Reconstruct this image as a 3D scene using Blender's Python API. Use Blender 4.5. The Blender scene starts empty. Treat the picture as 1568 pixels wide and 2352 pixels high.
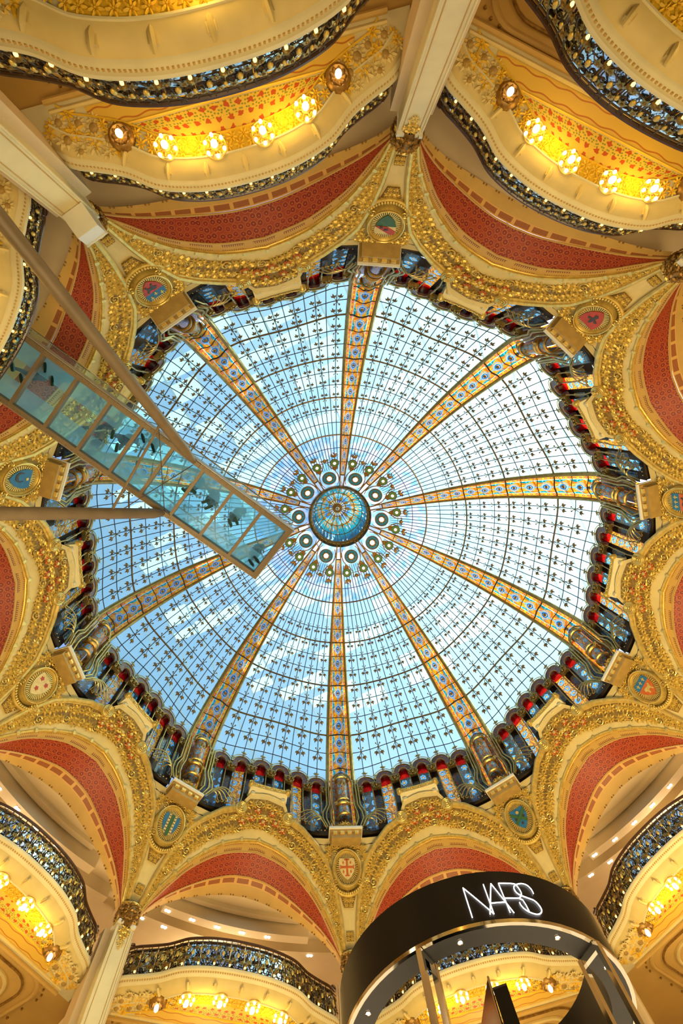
import bpy, math, random
from mathutils import Vector, Matrix

random.seed(7)
S = 1.3                                   # metres per layout unit
sc = bpy.context.scene
col = sc.collection
PI = math.pi
R = math.radians

# ------------------------------------------------------------------ camera
cam_d = bpy.data.cameras.new('camera')
cam = bpy.data.objects.new('camera', cam_d)
col.objects.link(cam)
sc.camera = cam
cam_d.sensor_fit = 'VERTICAL'
cam_d.sensor_height = 36.0
cam_d.lens = 36.0 * 1096.76 / 2352.0
cam_d.clip_start = 0.05
cam_d.clip_end = 500
_r = Vector((-0.99636692, 0.04726412, -0.07084535))
_u = Vector((0.03150738, 0.97741655, 0.20895974))
_f = Vector((-0.07912171, -0.20596842, 0.97535469))
m = Matrix((_r, _u, -_f)).transposed().to_4x4()
m.translation = Vector((1.89462632, 5.35649159, 0.0)) * S
cam.matrix_world = m

# ------------------------------------------------------------------ world and large lights
wd = bpy.data.worlds.new('sky')
sc.world = wd
wd.use_nodes = True
wn = wd.node_tree.nodes
bg = wn['Background']
sky = wn.new('ShaderNodeTexSky')
sky.sky_type = 'NISHITA'
sky.sun_disc = False
sky.sun_elevation = R(48)
sky.sun_rotation = R(-75)
sky.air_density = 1.0
sky.dust_density = 1.5
sky.ozone_density = 1.5
wd.node_tree.links.new(sky.outputs[0], bg.inputs[0])
bg.inputs[1].default_value = 0.40


def lamp(kind, name, loc, energy, color, size=0.2, aim=None, spread=None):
    d = bpy.data.lights.new(name, kind)
    d.energy = energy
    d.color = color
    if kind == 'AREA':
        d.shape = 'DISK'
        d.size = size * S
        if spread:
            d.spread = spread
    elif kind == 'SUN':
        d.angle = size
    else:
        d.shadow_soft_size = size * S
    o = bpy.data.objects.new(name, d)
    col.objects.link(o)
    o.location = Vector(loc) * S
    if aim is not None:
        o.rotation_euler = Vector(aim).to_track_quat('-Z', 'Y').to_euler()
    return o


HALL_FILL = 420  # strength of the ring of added fill lamps
lamp('SUN', 'hazy_sun', (0, 0, 40), 2.5, (1.0, 0.96, 0.9), R(50), aim=(0.72, 0.12, -0.85))
# unseen fill lamps added to brighten the arches from below
lamp('AREA', 'floor_fill_light', (0, 0.0, -0.9), 700, (1.0, 0.82, 0.5), 13.0, aim=(0, 0, 1))  # added upward fill standing in for the lit shop floor
for _k in range(10):
    _a = R(-90 - 36 * _k - 18)
    _d = Vector((math.cos(_a), math.sin(_a), 0))
    lamp('AREA', 'hall_fill_light', _d * 6.0 + Vector((0, 0, 3.0)), HALL_FILL * (0.60, 0.92, 0.95, 0.6, 0.28, 0.28, 0.32, 0.5, 0.60, 0.60)[_k], (1.0, 0.77, 0.38), 2.0, aim=_d * 0.25 + Vector((0, 0, 1)), spread=R(105))  # added fill hung in the open hall, dimmed bay by bay
sc.view_settings.view_transform = 'Standard'
sc.view_settings.look = 'None'
sc.view_settings.exposure = 0.0
sc.view_settings.gamma = 1.0
sc.view_settings.use_curve_mapping = False
sc.cycles.max_bounces = 4
sc.cycles.diffuse_bounces = 2
sc.cycles.glossy_bounces = 2
sc.cycles.transmission_bounces = 3
sc.cycles.transparent_max_bounces = 12
sc.cycles.sample_clamp_indirect = 4.0
sc.cycles.use_adaptive_sampling = True
sc.cycles.adaptive_threshold = 0.10
sc.cycles.caustics_reflective = False
sc.cycles.caustics_refractive = False

# ------------------------------------------------------------------ materials
MATS = {}


def nodes_of(name):
    mt = bpy.data.materials.new(name)
    mt.use_nodes = True
    nt = mt.node_tree
    return mt, nt, nt.nodes, nt.links


def noise_color(nt, c0, c1, scale, coord='Object', detail=3.0):
    n, l = nt.nodes, nt.links
    tc = n.new('ShaderNodeTexCoord')
    nz = n.new('ShaderNodeTexNoise')
    nz.inputs['Scale'].default_value = scale
    nz.inputs['Detail'].default_value = detail
    l.new(tc.outputs[coord], nz.inputs['Vector'])
    rp = n.new('ShaderNodeValToRGB')
    rp.color_ramp.elements[0].position = 0.35
    rp.color_ramp.elements[1].position = 0.65
    rp.color_ramp.elements[0].color = (*c0, 1)
    rp.color_ramp.elements[1].color = (*c1, 1)
    l.new(nz.outputs[0], rp.inputs[0])
    return rp.outputs[0], nz


def solid(name, c, metal=0.0, rough=0.55, var=0.12, scale=3.0, bump=0.0, spec=0.5, emit=0.0, ecol=None):
    mt, nt, n, l = nodes_of(name)
    b = n['Principled BSDF']
    c0 = tuple(x * (1 - var) for x in c)
    c1 = tuple(min(1, x * (1 + var)) for x in c)
    out, nz = noise_color(nt, c0, c1, scale)
    l.new(out, b.inputs['Base Color'])
    b.inputs['Metallic'].default_value = metal
    b.inputs['Roughness'].default_value = rough
    b.inputs['Specular IOR Level'].default_value = spec
    if bump:
        bp = n.new('ShaderNodeBump')
        bp.inputs['Strength'].default_value = bump
        bp.inputs['Distance'].default_value = 0.02
        l.new(nz.outputs[0], bp.inputs['Height'])
        l.new(bp.outputs[0], b.inputs['Normal'])
    if emit:
        b.inputs['Emission Color'].default_value = (*(ecol or c), 1)
        b.inputs['Emission Strength'].default_value = emit
        mt.cycles.emission_sampling = 'NONE'
    MATS[name] = mt
    return mt


def pane_shader(nt, color_socket, transp, tint=None, gloss=0.06):
    """thin backlit glass: part clear, part light-scattering, a little gloss"""
    n, l = nt.nodes, nt.links
    n.remove(n['Principled BSDF'])
    out = n['Material Output']
    tl = n.new('ShaderNodeBsdfTranslucent')
    tr = n.new('ShaderNodeBsdfTransparent')
    gl = n.new('ShaderNodeBsdfGlossy')
    gl.inputs['Roughness'].default_value = 0.15
    m1 = n.new('ShaderNodeMixShader')
    m1.inputs[0].default_value = transp
    m2 = n.new('ShaderNodeMixShader')
    m2.inputs[0].default_value = gloss
    l.new(color_socket, tl.inputs[0])
    if tint:
        tr.inputs[0].default_value = (*tint, 1)
    else:
        l.new(color_socket, tr.inputs[0])
    l.new(tl.outputs[0], m1.inputs[1])
    l.new(tr.outputs[0], m1.inputs[2])
    l.new(m1.outputs[0], m2.inputs[1])
    l.new(gl.outputs[0], m2.inputs[2])
    l.new(m2.outputs[0], out.inputs[0])


def glass(name, c0, c1, scale, transp=0.4, tint=None, gloss=0.05):
    mt, nt, n, l = nodes_of(name)
    o, _ = noise_color(nt, c0, c1, scale)
    pane_shader(nt, o, transp, tint, gloss)
    MATS[name] = mt
    return mt


def M1(nt, op, a, b=None):
    nd = nt.nodes.new('ShaderNodeMath')
    nd.operation = op
    for i, x in enumerate((a, b)):
        if x is None:
            continue
        if isinstance(x, (int, float)):
            nd.inputs[i].default_value = x
        else:
            nt.links.new(x, nd.inputs[i])
    return nd.outputs[0]


def ramp(nt, fac, stops, const=True):
    rp = nt.nodes.new('ShaderNodeValToRGB')
    cr = rp.color_ramp
    cr.interpolation = 'CONSTANT' if const else 'LINEAR'
    cr.elements[0].position, cr.elements[0].color = stops[0][0], (*stops[0][1], 1)
    cr.elements[1].position, cr.elements[1].color = stops[1][0], (*stops[1][1], 1)
    for p, c in stops[2:]:
        e = cr.elements.new(p)
        e.color = (*c, 1)
    nt.links.new(fac, rp.inputs[0])
    return rp.outputs[0]


def mixc(nt, fac, a, b):
    nd = nt.nodes.new('ShaderNodeMix')
    nd.data_type = 'RGBA'
    for sock, x in ((nd.inputs[0], fac), (nd.inputs[6], a), (nd.inputs[7], b)):
        if isinstance(x, tuple):
            sock.default_value = (*x, 1)
        elif isinstance(x, (int, float)):
            sock.default_value = x
        else:
            nt.links.new(x, sock)
    return nd.outputs[2]


def uv_of(nt):
    tc = nt.nodes.new('ShaderNodeTexCoord')
    sp = nt.nodes.new('ShaderNodeSeparateXYZ')
    nt.links.new(tc.outputs['UV'], sp.inputs[0])
    return tc.outputs['UV'], sp.outputs[0], sp.outputs[1]


def vor(nt, vec, scale, rnd=1.0, feature='F1'):
    v = nt.nodes.new('ShaderNodeTexVoronoi')
    v.voronoi_dimensions = '2D'
    v.feature = feature
    v.inputs['Scale'].default_value = scale
    v.inputs['Randomness'].default_value = rnd
    nt.links.new(vec, v.inputs['Vector'])
    return v


# plaster, metals
solid('cream', (0.80, 0.60, 0.22), 0, 0.6, 0.06, 1.5, 0.05)
solid('cream_pale', (0.84, 0.71, 0.38), 0, 0.6, 0.05, 1.5)
solid('tan', (0.64, 0.38, 0.09), 0, 0.6, 0.06, 1.2)
solid('peach', (0.78, 0.57, 0.29), 0, 0.6, 0.04, 1.0)
solid('ceiling_cream', (0.80, 0.63, 0.38), 0, 0.7, 0.03, 0.8)
solid('amber', (0.92, 0.54, 0.025), 0, 0.5, 0.07, 2.0)
solid('white_plaster', (0.85, 0.80, 0.66), 0, 0.5, 0.03, 2.0)
solid('gold', (0.80, 0.56, 0.13), 0.55, 0.42, 0.15, 6.0, 0.1)
solid('gold_bright', (0.86, 0.62, 0.17), 0.6, 0.33, 0.12, 6.0, 0.05)
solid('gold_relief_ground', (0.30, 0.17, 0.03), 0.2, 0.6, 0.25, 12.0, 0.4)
solid('gold_dark', (0.33, 0.17, 0.03), 0.5, 0.4, 0.3, 8.0, 0.3)
solid('brass', (0.44, 0.31, 0.10), 0.9, 0.34, 0.15, 5.0)
solid('bronze', (0.17, 0.095, 0.03), 0.7, 0.4, 0.25, 8.0)
solid('bronze_rail', (0.36, 0.22, 0.06), 0.85, 0.33, 0.2, 5.0)
solid('iron', (0.11, 0.068, 0.028), 0.6, 0.45, 0.2, 6.0)
solid('handrail', (0.075, 0.032, 0.012), 0.1, 0.3, 0.2, 6.0)
solid('iron_gilt', (0.34, 0.22, 0.06), 0.9, 0.35, 0.25, 8.0)
solid('flower_red', (0.52, 0.12, 0.02), 0.3, 0.4, 0.2, 8.0)
solid('bronze_shaded', (0.045, 0.028, 0.012), 0.4, 0.5, 0.2, 5.0)  # bronze darkened, the shade of the drum recess put into its colour
solid('ochre', (0.50, 0.31, 0.08), 0.2, 0.5, 0.1, 4.0)
solid('lead', (0.035, 0.03, 0.03), 0.3, 0.5, 0.1, 5.0)
solid('leaf_bronze', (0.20, 0.12, 0.04), 0.75, 0.4, 0.25, 9.0)
solid('bulb', (1.0, 0.78, 0.42), 0, 0.3, 0.02, 2.0, emit=4.5, ecol=(1.0, 0.80, 0.45))
solid('bulb_small', (1.0, 0.6, 0.2), 0, 0.3, 0.02, 2.0, emit=3.5, ecol=(1.0, 0.58, 0.16))
solid('bulb_soft', (1.0, 0.9, 0.7), 0, 0.3, 0.02, 2.0, emit=1.3, ecol=(1.0, 0.9, 0.72))
solid('spot_white', (1.0, 0.93, 0.8), 0, 0.3, 0.02, 2.0, emit=12.0, ecol=(1.0, 0.9, 0.72))
solid('sign_white', (1, 1, 1), 0, 0.3, 0.0, 2.0, emit=4.0, ecol=(1, 1, 1))
solid('black_satin', (0.012, 0.009, 0.007), 0.0, 0.42, 0.1, 2.0, spec=0.35)
solid('charcoal', (0.075, 0.07, 0.068), 0.0, 0.5, 0.05, 2.0)
solid('chrome', (0.82, 0.76, 0.66), 1.0, 0.08, 0.05, 2.0)
solid('walk_steel', (0.22, 0.155, 0.085), 0.1, 0.5, 0.08, 3.0)
solid('walk_fascia', (0.42, 0.36, 0.27), 0.2, 0.4, 0.05, 3.0)
solid('stone_floor', (0.55, 0.40, 0.22), 0, 0.35, 0.15, 1.0)
solid('roof_white', (0.9, 0.9, 0.9), 0, 0.6, 0.03, 2.0)
# heraldic tinctures
solid('h_red', (0.50, 0.055, 0.012), 0.0, 0.4, 0.12, 8.0)
solid('h_orange', (0.62, 0.13, 0.015), 0.0, 0.4, 0.12, 8.0)
solid('h_blue', (0.03, 0.17, 0.34), 0.0, 0.4, 0.12, 8.0)
solid('h_green', (0.05, 0.13, 0.03), 0.0, 0.4, 0.12, 8.0)
solid('h_cream', (0.80, 0.60, 0.22), 0.0, 0.4, 0.08, 8.0)
solid('h_dark', (0.06, 0.045, 0.03), 0.0, 0.4, 0.12, 8.0)
solid('h_gold', (0.85, 0.60, 0.16), 0.5, 0.35, 0.1, 8.0)
# people
for nm, c in (('navy', (0.03, 0.035, 0.06)), ('grey', (0.14, 0.15, 0.16)), ('olive', (0.10, 0.10, 0.06)), ('black', (0.02, 0.02, 0.022)),
              ('jean', (0.06, 0.09, 0.15)), ('brown', (0.12, 0.07, 0.04))):
    solid('cloth_' + nm, c, 0, 0.8, 0.15, 12.0)
solid('skin', (0.62, 0.38, 0.26), 0, 0.5, 0.05, 8.0)
solid('shoe', (0.025, 0.025, 0.022), 0, 0.6, 0.2, 12.0)
solid('hair', (0.05, 0.03, 0.02), 0, 0.6, 0.2, 20.0)

# glass
glass('dome_glass', (0.66, 0.90, 0.94), (0.76, 0.95, 0.97), 0.5, 0.62, (0.62, 1.0, 0.82), 0.03)
glass('dome_glass_inner', (0.22, 0.60, 0.85), (0.86, 0.88, 0.98), 2.2, 0.42, None, 0.04)
glass('red_glass', (0.30, 0.004, 0.004), (0.70, 0.015, 0.008), 3.0, 0.35, None, 0.12)
glass('roof_glass', (0.95, 0.96, 0.97), (1, 1, 1), 1.0, 0.05, None, 0.0)
glass('walk_frost', (0.32, 0.62, 0.68), (0.40, 0.70, 0.74), 2.0, 0.45, (0.45, 0.85, 0.88), 0.008)
glass('walk_clear', (0.45, 0.75, 0.78), (0.55, 0.82, 0.84), 2.0, 0.80, (0.58, 0.94, 0.95), 0.008)
glass('balustrade_glass', (0.8, 0.93, 0.95), (0.9, 1, 1), 2.0, 0.90, (0.88, 0.97, 0.98), 0.04)


def m_rail_mirror():
    mt, nt, n, l = nodes_of('rail_mirror')
    b = n['Principled BSDF']
    b.inputs['Base Color'].default_value = (0.62, 0.72, 0.78, 1)
    b.inputs['Metallic'].default_value = 1.0
    b.inputs['Roughness'].default_value = 0.10
    tc = n.new('ShaderNodeTexCoord')
    nz = n.new('ShaderNodeTexNoise')
    nz.inputs['Scale'].default_value = 7.0
    l.new(tc.outputs['Object'], nz.inputs['Vector'])
    bp = n.new('ShaderNodeBump')
    bp.inputs['Strength'].default_value = 0.35
    bp.inputs['Distance'].default_value = 0.03
    l.new(nz.outputs[0], bp.inputs['Height'])
    l.new(bp.outputs[0], b.inputs['Normal'])
    MATS['rail_mirror'] = mt


m_rail_mirror()


def m_rib(name, kind):
    """stained glass of the ribs: u across 0..1, v along one row 0..1"""
    mt, nt, n, l = nodes_of(name)
    uv, u, v = uv_of(nt)
    vo = vor(nt, uv, 9.0 if kind == 'mid' else 6.0, 1.0)
    cs = nt.nodes.new('ShaderNodeSeparateXYZ')
    l.new(vo.outputs['Color'], cs.inputs[0])
    j = cs.outputs[0]
    if kind == 'mid':
        du = M1(nt, 'SUBTRACT', u, 0.5)
        dv = M1(nt, 'SUBTRACT', v, 0.5)
        d = M1(nt, 'SQRT', M1(nt, 'ADD', M1(nt, 'MULTIPLY', du, du), M1(nt, 'MULTIPLY', dv, dv)))
        d2 = M1(nt, 'ADD', d, M1(nt, 'MULTIPLY', M1(nt, 'SUBTRACT', j, 0.5), 0.05))
        ring = ramp(nt, d2, [(0.0, (0.02, 0.05, 0.10)), (0.09, (0.85, 0.62, 0.25)), (0.12, (0.02, 0.10, 0.26)), (0.20, (0.12, 0.46, 0.68)),
                             (0.25, (0.95, 0.38, 0.01)), (0.29, (0.04, 0.30, 0.50)), (0.33, (1.0, 0.42, 0.01))])
        au = M1(nt, 'ABSOLUTE', du)
        wob = M1(nt, 'MULTIPLY', M1(nt, 'SINE', M1(nt, 'MULTIPLY', v, 6.283)), 0.07)
        edge = M1(nt, 'GREATER_THAN', M1(nt, 'ADD', au, wob), 0.41)
        teal = ramp(nt, j, [(0.0, (0.0, 0.20, 0.18)), (0.45, (0.01, 0.36, 0.38)), (0.8, (0.10, 0.55, 0.58))])
        gold = ramp(nt, j, [(0.0, (0.66, 0.15, 0.004)), (0.4, (0.90, 0.32, 0.008)), (0.75, (0.95, 0.52, 0.03))])
        body = mixc(nt, edge, gold, teal)
        inside = M1(nt, 'LESS_THAN', d2, 0.33)
        c = mixc(nt, inside, body, ring)
        spine = M1(nt, 'LESS_THAN', au, 0.035)
        c = mixc(nt, M1(nt, 'MULTIPLY', spine, M1(nt, 'GREATER_THAN', d2, 0.2)), c, (0.10, 0.42, 0.70))
    else:
        c = ramp(nt, j, [(0.0, (0.75, 0.16, 0.004)), (0.3, (1.0, 0.36, 0.01)), (0.7, (1.0, 0.56, 0.04))])
        # a row of round red jewels
        w = M1(nt, 'SUBTRACT', M1(nt, 'FRACT', M1(nt, 'MULTIPLY', v, 3.0)), 0.5)
        du = M1(nt, 'SUBTRACT', u, 0.5)
        d = M1(nt, 'SQRT', M1(nt, 'ADD', M1(nt, 'MULTIPLY', du, du), M1(nt, 'MULTIPLY', w, w)))
        c = mixc(nt, M1(nt, 'LESS_THAN', d, 0.24), c, (0.75, 0.01, 0.005))
        c = mixc(nt, M1(nt, 'LESS_THAN', d, 0.09), c, (1.0, 0.75, 0.6))
    pane_shader(nt, c, 0.5, None, 0.04)
    MATS[name] = mt


m_rib('rib_mid', 'mid')
m_rib('rib_side', 'side')


def m_mosaic(name, cols, transp, scale=5.0, flowers=True):
    mt, nt, n, l = nodes_of(name)
    uv, u, v = uv_of(nt)
    big = vor(nt, uv, scale * 0.5, 0.25)
    fine = vor(nt, uv, scale * 5, 1.0)
    cs = nt.nodes.new('ShaderNodeSeparateXYZ')
    l.new(fine.outputs['Color'], cs.inputs[0])
    base = ramp(nt, cs.outputs[0], [(i / len(cols), c) for i, c in enumerate(cols)])
    if flowers:
        d = M1(nt, 'ADD', big.outputs['Distance'], M1(nt, 'MULTIPLY', M1(nt, 'SUBTRACT', cs.outputs[1], 0.5), 0.16))
        rose = ramp(nt, d, [(0.0, (0.95, 0.5, 0.05)), (0.10, (0.02, 0.08, 0.2)), (0.16, (0.15, 0.5, 0.75)), (0.30, (0, 0, 0))])
        base = mixc(nt, M1(nt, 'LESS_THAN', d, 0.30), base, rose)
    pane_shader(nt, base, transp, None, 0.10)
    MATS[name] = mt


m_mosaic('mosaic_orange', [(0.45, 0.16, 0.02), (0.75, 0.30, 0.02), (0.20, 0.10, 0.04), (0.95, 0.45, 0.03)], 0.22)
m_mosaic('mosaic_dark', [(0.03, 0.05, 0.05), (0.05, 0.04, 0.03), (0.02, 0.10, 0.11), (0.10, 0.05, 0.02)], 0.15)
m_mosaic('mosaic_teal', [(0.03, 0.14, 0.16), (0.08, 0.06, 0.05), (0.05, 0.28, 0.36), (0.28, 0.12, 0.03)], 0.2)


def m_hood():
    mt, nt, n, l = nodes_of('hood_mosaic')
    b = n['Principled BSDF']
    tc = n.new('ShaderNodeTexCoord')
    v = n.new('ShaderNodeTexVoronoi')
    v.inputs['Scale'].default_value = 22.0
    l.new(tc.outputs['Object'], v.inputs['Vector'])
    cs = n.new('ShaderNodeSeparateXYZ')
    l.new(v.outputs['Color'], cs.inputs[0])
    c = ramp(nt, cs.outputs[0], [(0, (0.10, 0.05, 0.05)), (0.3, (0.17, 0.07, 0.05)), (0.6, (0.08, 0.06, 0.11)), (0.8, (0.30, 0.12, 0.03)), (0.93, (0.05, 0.14, 0.28))])
    l.new(c, b.inputs['Base Color'])
    b.inputs['Roughness'].default_value = 0.35
    MATS['hood_mosaic'] = mt


m_hood()


def m_lantern():
    mt, nt, n, l = nodes_of('lantern_glass')
    uv, u, v = uv_of(nt)
    fine = vor(nt, uv, 10.0, 1.0)
    cs = nt.nodes.new('ShaderNodeSeparateXYZ')
    l.new(fine.outputs['Color'], cs.inputs[0])
    j = M1(nt, 'MULTIPLY', M1(nt, 'SUBTRACT', cs.outputs[0], 0.5), 0.22)
    t = M1(nt, 'ADD', v, j)
    c = ramp(nt, t, [(0.0, (0.02, 0.10, 0.16)), (0.18, (0.03, 0.20, 0.26)), (0.36, (0.02, 0.36, 0.36)), (0.52, (0.75, 0.34, 0.06)),
                     (0.64, (0.10, 0.55, 0.50)), (0.76, (0.05, 0.22, 0.55)), (0.88, (0.80, 0.60, 0.15))])
    c = mixc(nt, M1(nt, 'MULTIPLY', M1(nt, 'GREATER_THAN', cs.outputs[1], 0.8), 1.0), c, (0.55, 0.75, 0.70))
    pane_shader(nt, c, 0.45, None, 0.05)
    MATS['lantern_glass'] = mt


m_lantern()


def painted(name, fn, rough=0.55):
    mt, nt, n, l = nodes_of(name)
    b = n['Principled BSDF']
    uv, u, v = uv_of(nt)
    l.new(fn(nt, uv, u, v), b.inputs['Base Color'])
    b.inputs['Roughness'].default_value = rough
    MATS[name] = mt


def p_roses(nt, uv, u, v):
    vo = vor(nt, uv, 5.6, 0.35)
    d = vo.outputs['Distance']
    big = nt.nodes.new('ShaderNodeSeparateXYZ')
    nt.links.new(vo.outputs['Color'], big.inputs[0])
    rose = ramp(nt, d, [(0.0, (0.70, 0.36, 0.07)), (0.07, (0.16, 0.006, 0.004)), (0.17, (0.34, 0.018, 0.006)), (0.26, (0.24, 0.010, 0.005)),
                        (0.40, (0.62, 0.22, 0.03)), (0.45, (0.36, 0.035, 0.007))])
    leaf = ramp(nt, d, [(0.0, (0.46, 0.08, 0.010)), (0.10, (0.30, 0.018, 0.006)), (0.34, (0.50, 0.12, 0.016)), (0.42, (0.38, 0.045, 0.008))])
    m_ = M1(nt, 'GREATER_THAN', M1(nt, 'ABSOLUTE', M1(nt, 'SUBTRACT', v, 0.38)), 0.16)
    m_ = M1(nt, 'MAXIMUM', m_, M1(nt, 'GREATER_THAN', big.outputs[0], 0.62))
    return mixc(nt, m_, leaf, rose)


painted('soffit_roses', p_roses)


def p_dentil(nt, uv, u, v):
    # runs of comb marks between blank links
    seg = M1(nt, 'FRACT', M1(nt, 'MULTIPLY', u, 1.15))
    run = M1(nt, 'MULTIPLY', M1(nt, 'GREATER_THAN', seg, 0.14), M1(nt, 'LESS_THAN', seg, 0.86))
    tooth = M1(nt, 'GREATER_THAN', M1(nt, 'FRACT', M1(nt, 'MULTIPLY', u, 17.0)), 0.6)
    hi = M1(nt, 'MULTIPLY', M1(nt, 'GREATER_THAN', v, 0.62), M1(nt, 'LESS_THAN', v, 0.80))
    line = M1(nt, 'MULTIPLY', M1(nt, 'GREATER_THAN', v, 0.80), M1(nt, 'LESS_THAN', v, 0.85))
    dots = M1(nt, 'MULTIPLY', M1(nt, 'MULTIPLY', M1(nt, 'GREATER_THAN', v, 0.26), M1(nt, 'LESS_THAN', v, 0.34)), tooth)
    mk = M1(nt, 'MULTIPLY', run, M1(nt, 'MAXIMUM', M1(nt, 'MAXIMUM', M1(nt, 'MULTIPLY', tooth, hi), line), dots))
    return mixc(nt, mk, (0.66, 0.37, 0.07), (0.22, 0.06, 0.01))


painted('soffit_dentil', p_dentil)


def p_stencil(nt, uv, u, v):
    seg = M1(nt, 'FRACT', M1(nt, 'MULTIPLY', u, 2.0))
    run = M1(nt, 'MULTIPLY', M1(nt, 'GREATER_THAN', seg, 0.10), M1(nt, 'LESS_THAN', seg, 0.90))
    vv = M1(nt, 'MULTIPLY', M1(nt, 'GREATER_THAN', v, 0.16), M1(nt, 'LESS_THAN', v, 0.84))
    vo = vor(nt, uv, 9.0, 0.1)
    ring = ramp(nt, vo.outputs['Distance'], [(0.0, (0.18, 0.03, 0.01)), (0.14, (0.60, 0.25, 0.05)), (0.22, (0.22, 0.04, 0.012)), (0.40, (0.56, 0.22, 0.04)), (0.5, (0.26, 0.05, 0.012))])
    return mixc(nt, M1(nt, 'MULTIPLY', run, vv), (0.74, 0.40, 0.10), ring)


painted('soffit_stencil', p_stencil)


def p_floral(nt, uv, u, v):
    vo = vor(nt, uv, 5.0, 0.2)
    fine = vor(nt, uv, 17.0, 0.6)
    d = vo.outputs['Distance']
    df = fine.outputs['Distance']
    red = M1(nt, 'LESS_THAN', M1(nt, 'ADD', d, M1(nt, 'MULTIPLY', df, 0.25)), 0.34)
    green = M1(nt, 'MULTIPLY', M1(nt, 'LESS_THAN', df, 0.30), M1(nt, 'GREATER_THAN', v, 0.25))
    c = mixc(nt, green, (0.86, 0.55, 0.06), (0.30, 0.30, 0.04))
    return mixc(nt, red, c, (0.60, 0.10, 0.012))


painted('floral_frieze', p_floral)


def p_border(nt, uv, u, v):
    w = M1(nt, 'MULTIPLY', M1(nt, 'SINE', M1(nt, 'MULTIPLY', u, 14.0)), 0.05)
    d = M1(nt, 'ABSOLUTE', M1(nt, 'SUBTRACT', M1(nt, 'ADD', v, w), 0.18))
    d2 = M1(nt, 'ABSOLUTE', M1(nt, 'SUBTRACT', M1(nt, 'ADD', v, w), 0.82))
    mk = M1(nt, 'LESS_THAN', M1(nt, 'MINIMUM', d, d2), 0.035)
    return mixc(nt, mk, (0.90, 0.55, 0.07), (0.62, 0.20, 0.02))


painted('wavy_border', p_border)


def p_portrait(nt, uv, u, v):
    du = M1(nt, 'MULTIPLY', M1(nt, 'SUBTRACT', u, 0.55), 1.3)
    dv = M1(nt, 'MULTIPLY', M1(nt, 'SUBTRACT', v, 0.50), 1.3)
    d = M1(nt, 'SQRT', M1(nt, 'ADD', M1(nt, 'MULTIPLY', du, du), M1(nt, 'MULTIPLY', dv, dv)))
    return ramp(nt, d, [(0.0, (0.95, 0.62, 0.42)), (0.22, (0.75, 0.30, 0.12)), (0.38, (0.25, 0.06, 0.02)), (0.55, (0.012, 0.008, 0.006))], False)


painted('portrait_print', p_portrait, 0.3)

# ------------------------------------------------------------------ mesh helpers


def pol(r, ph, z):
    a = R(ph)
    return Vector((-r * math.sin(a), -r * math.cos(a), z))


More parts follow.
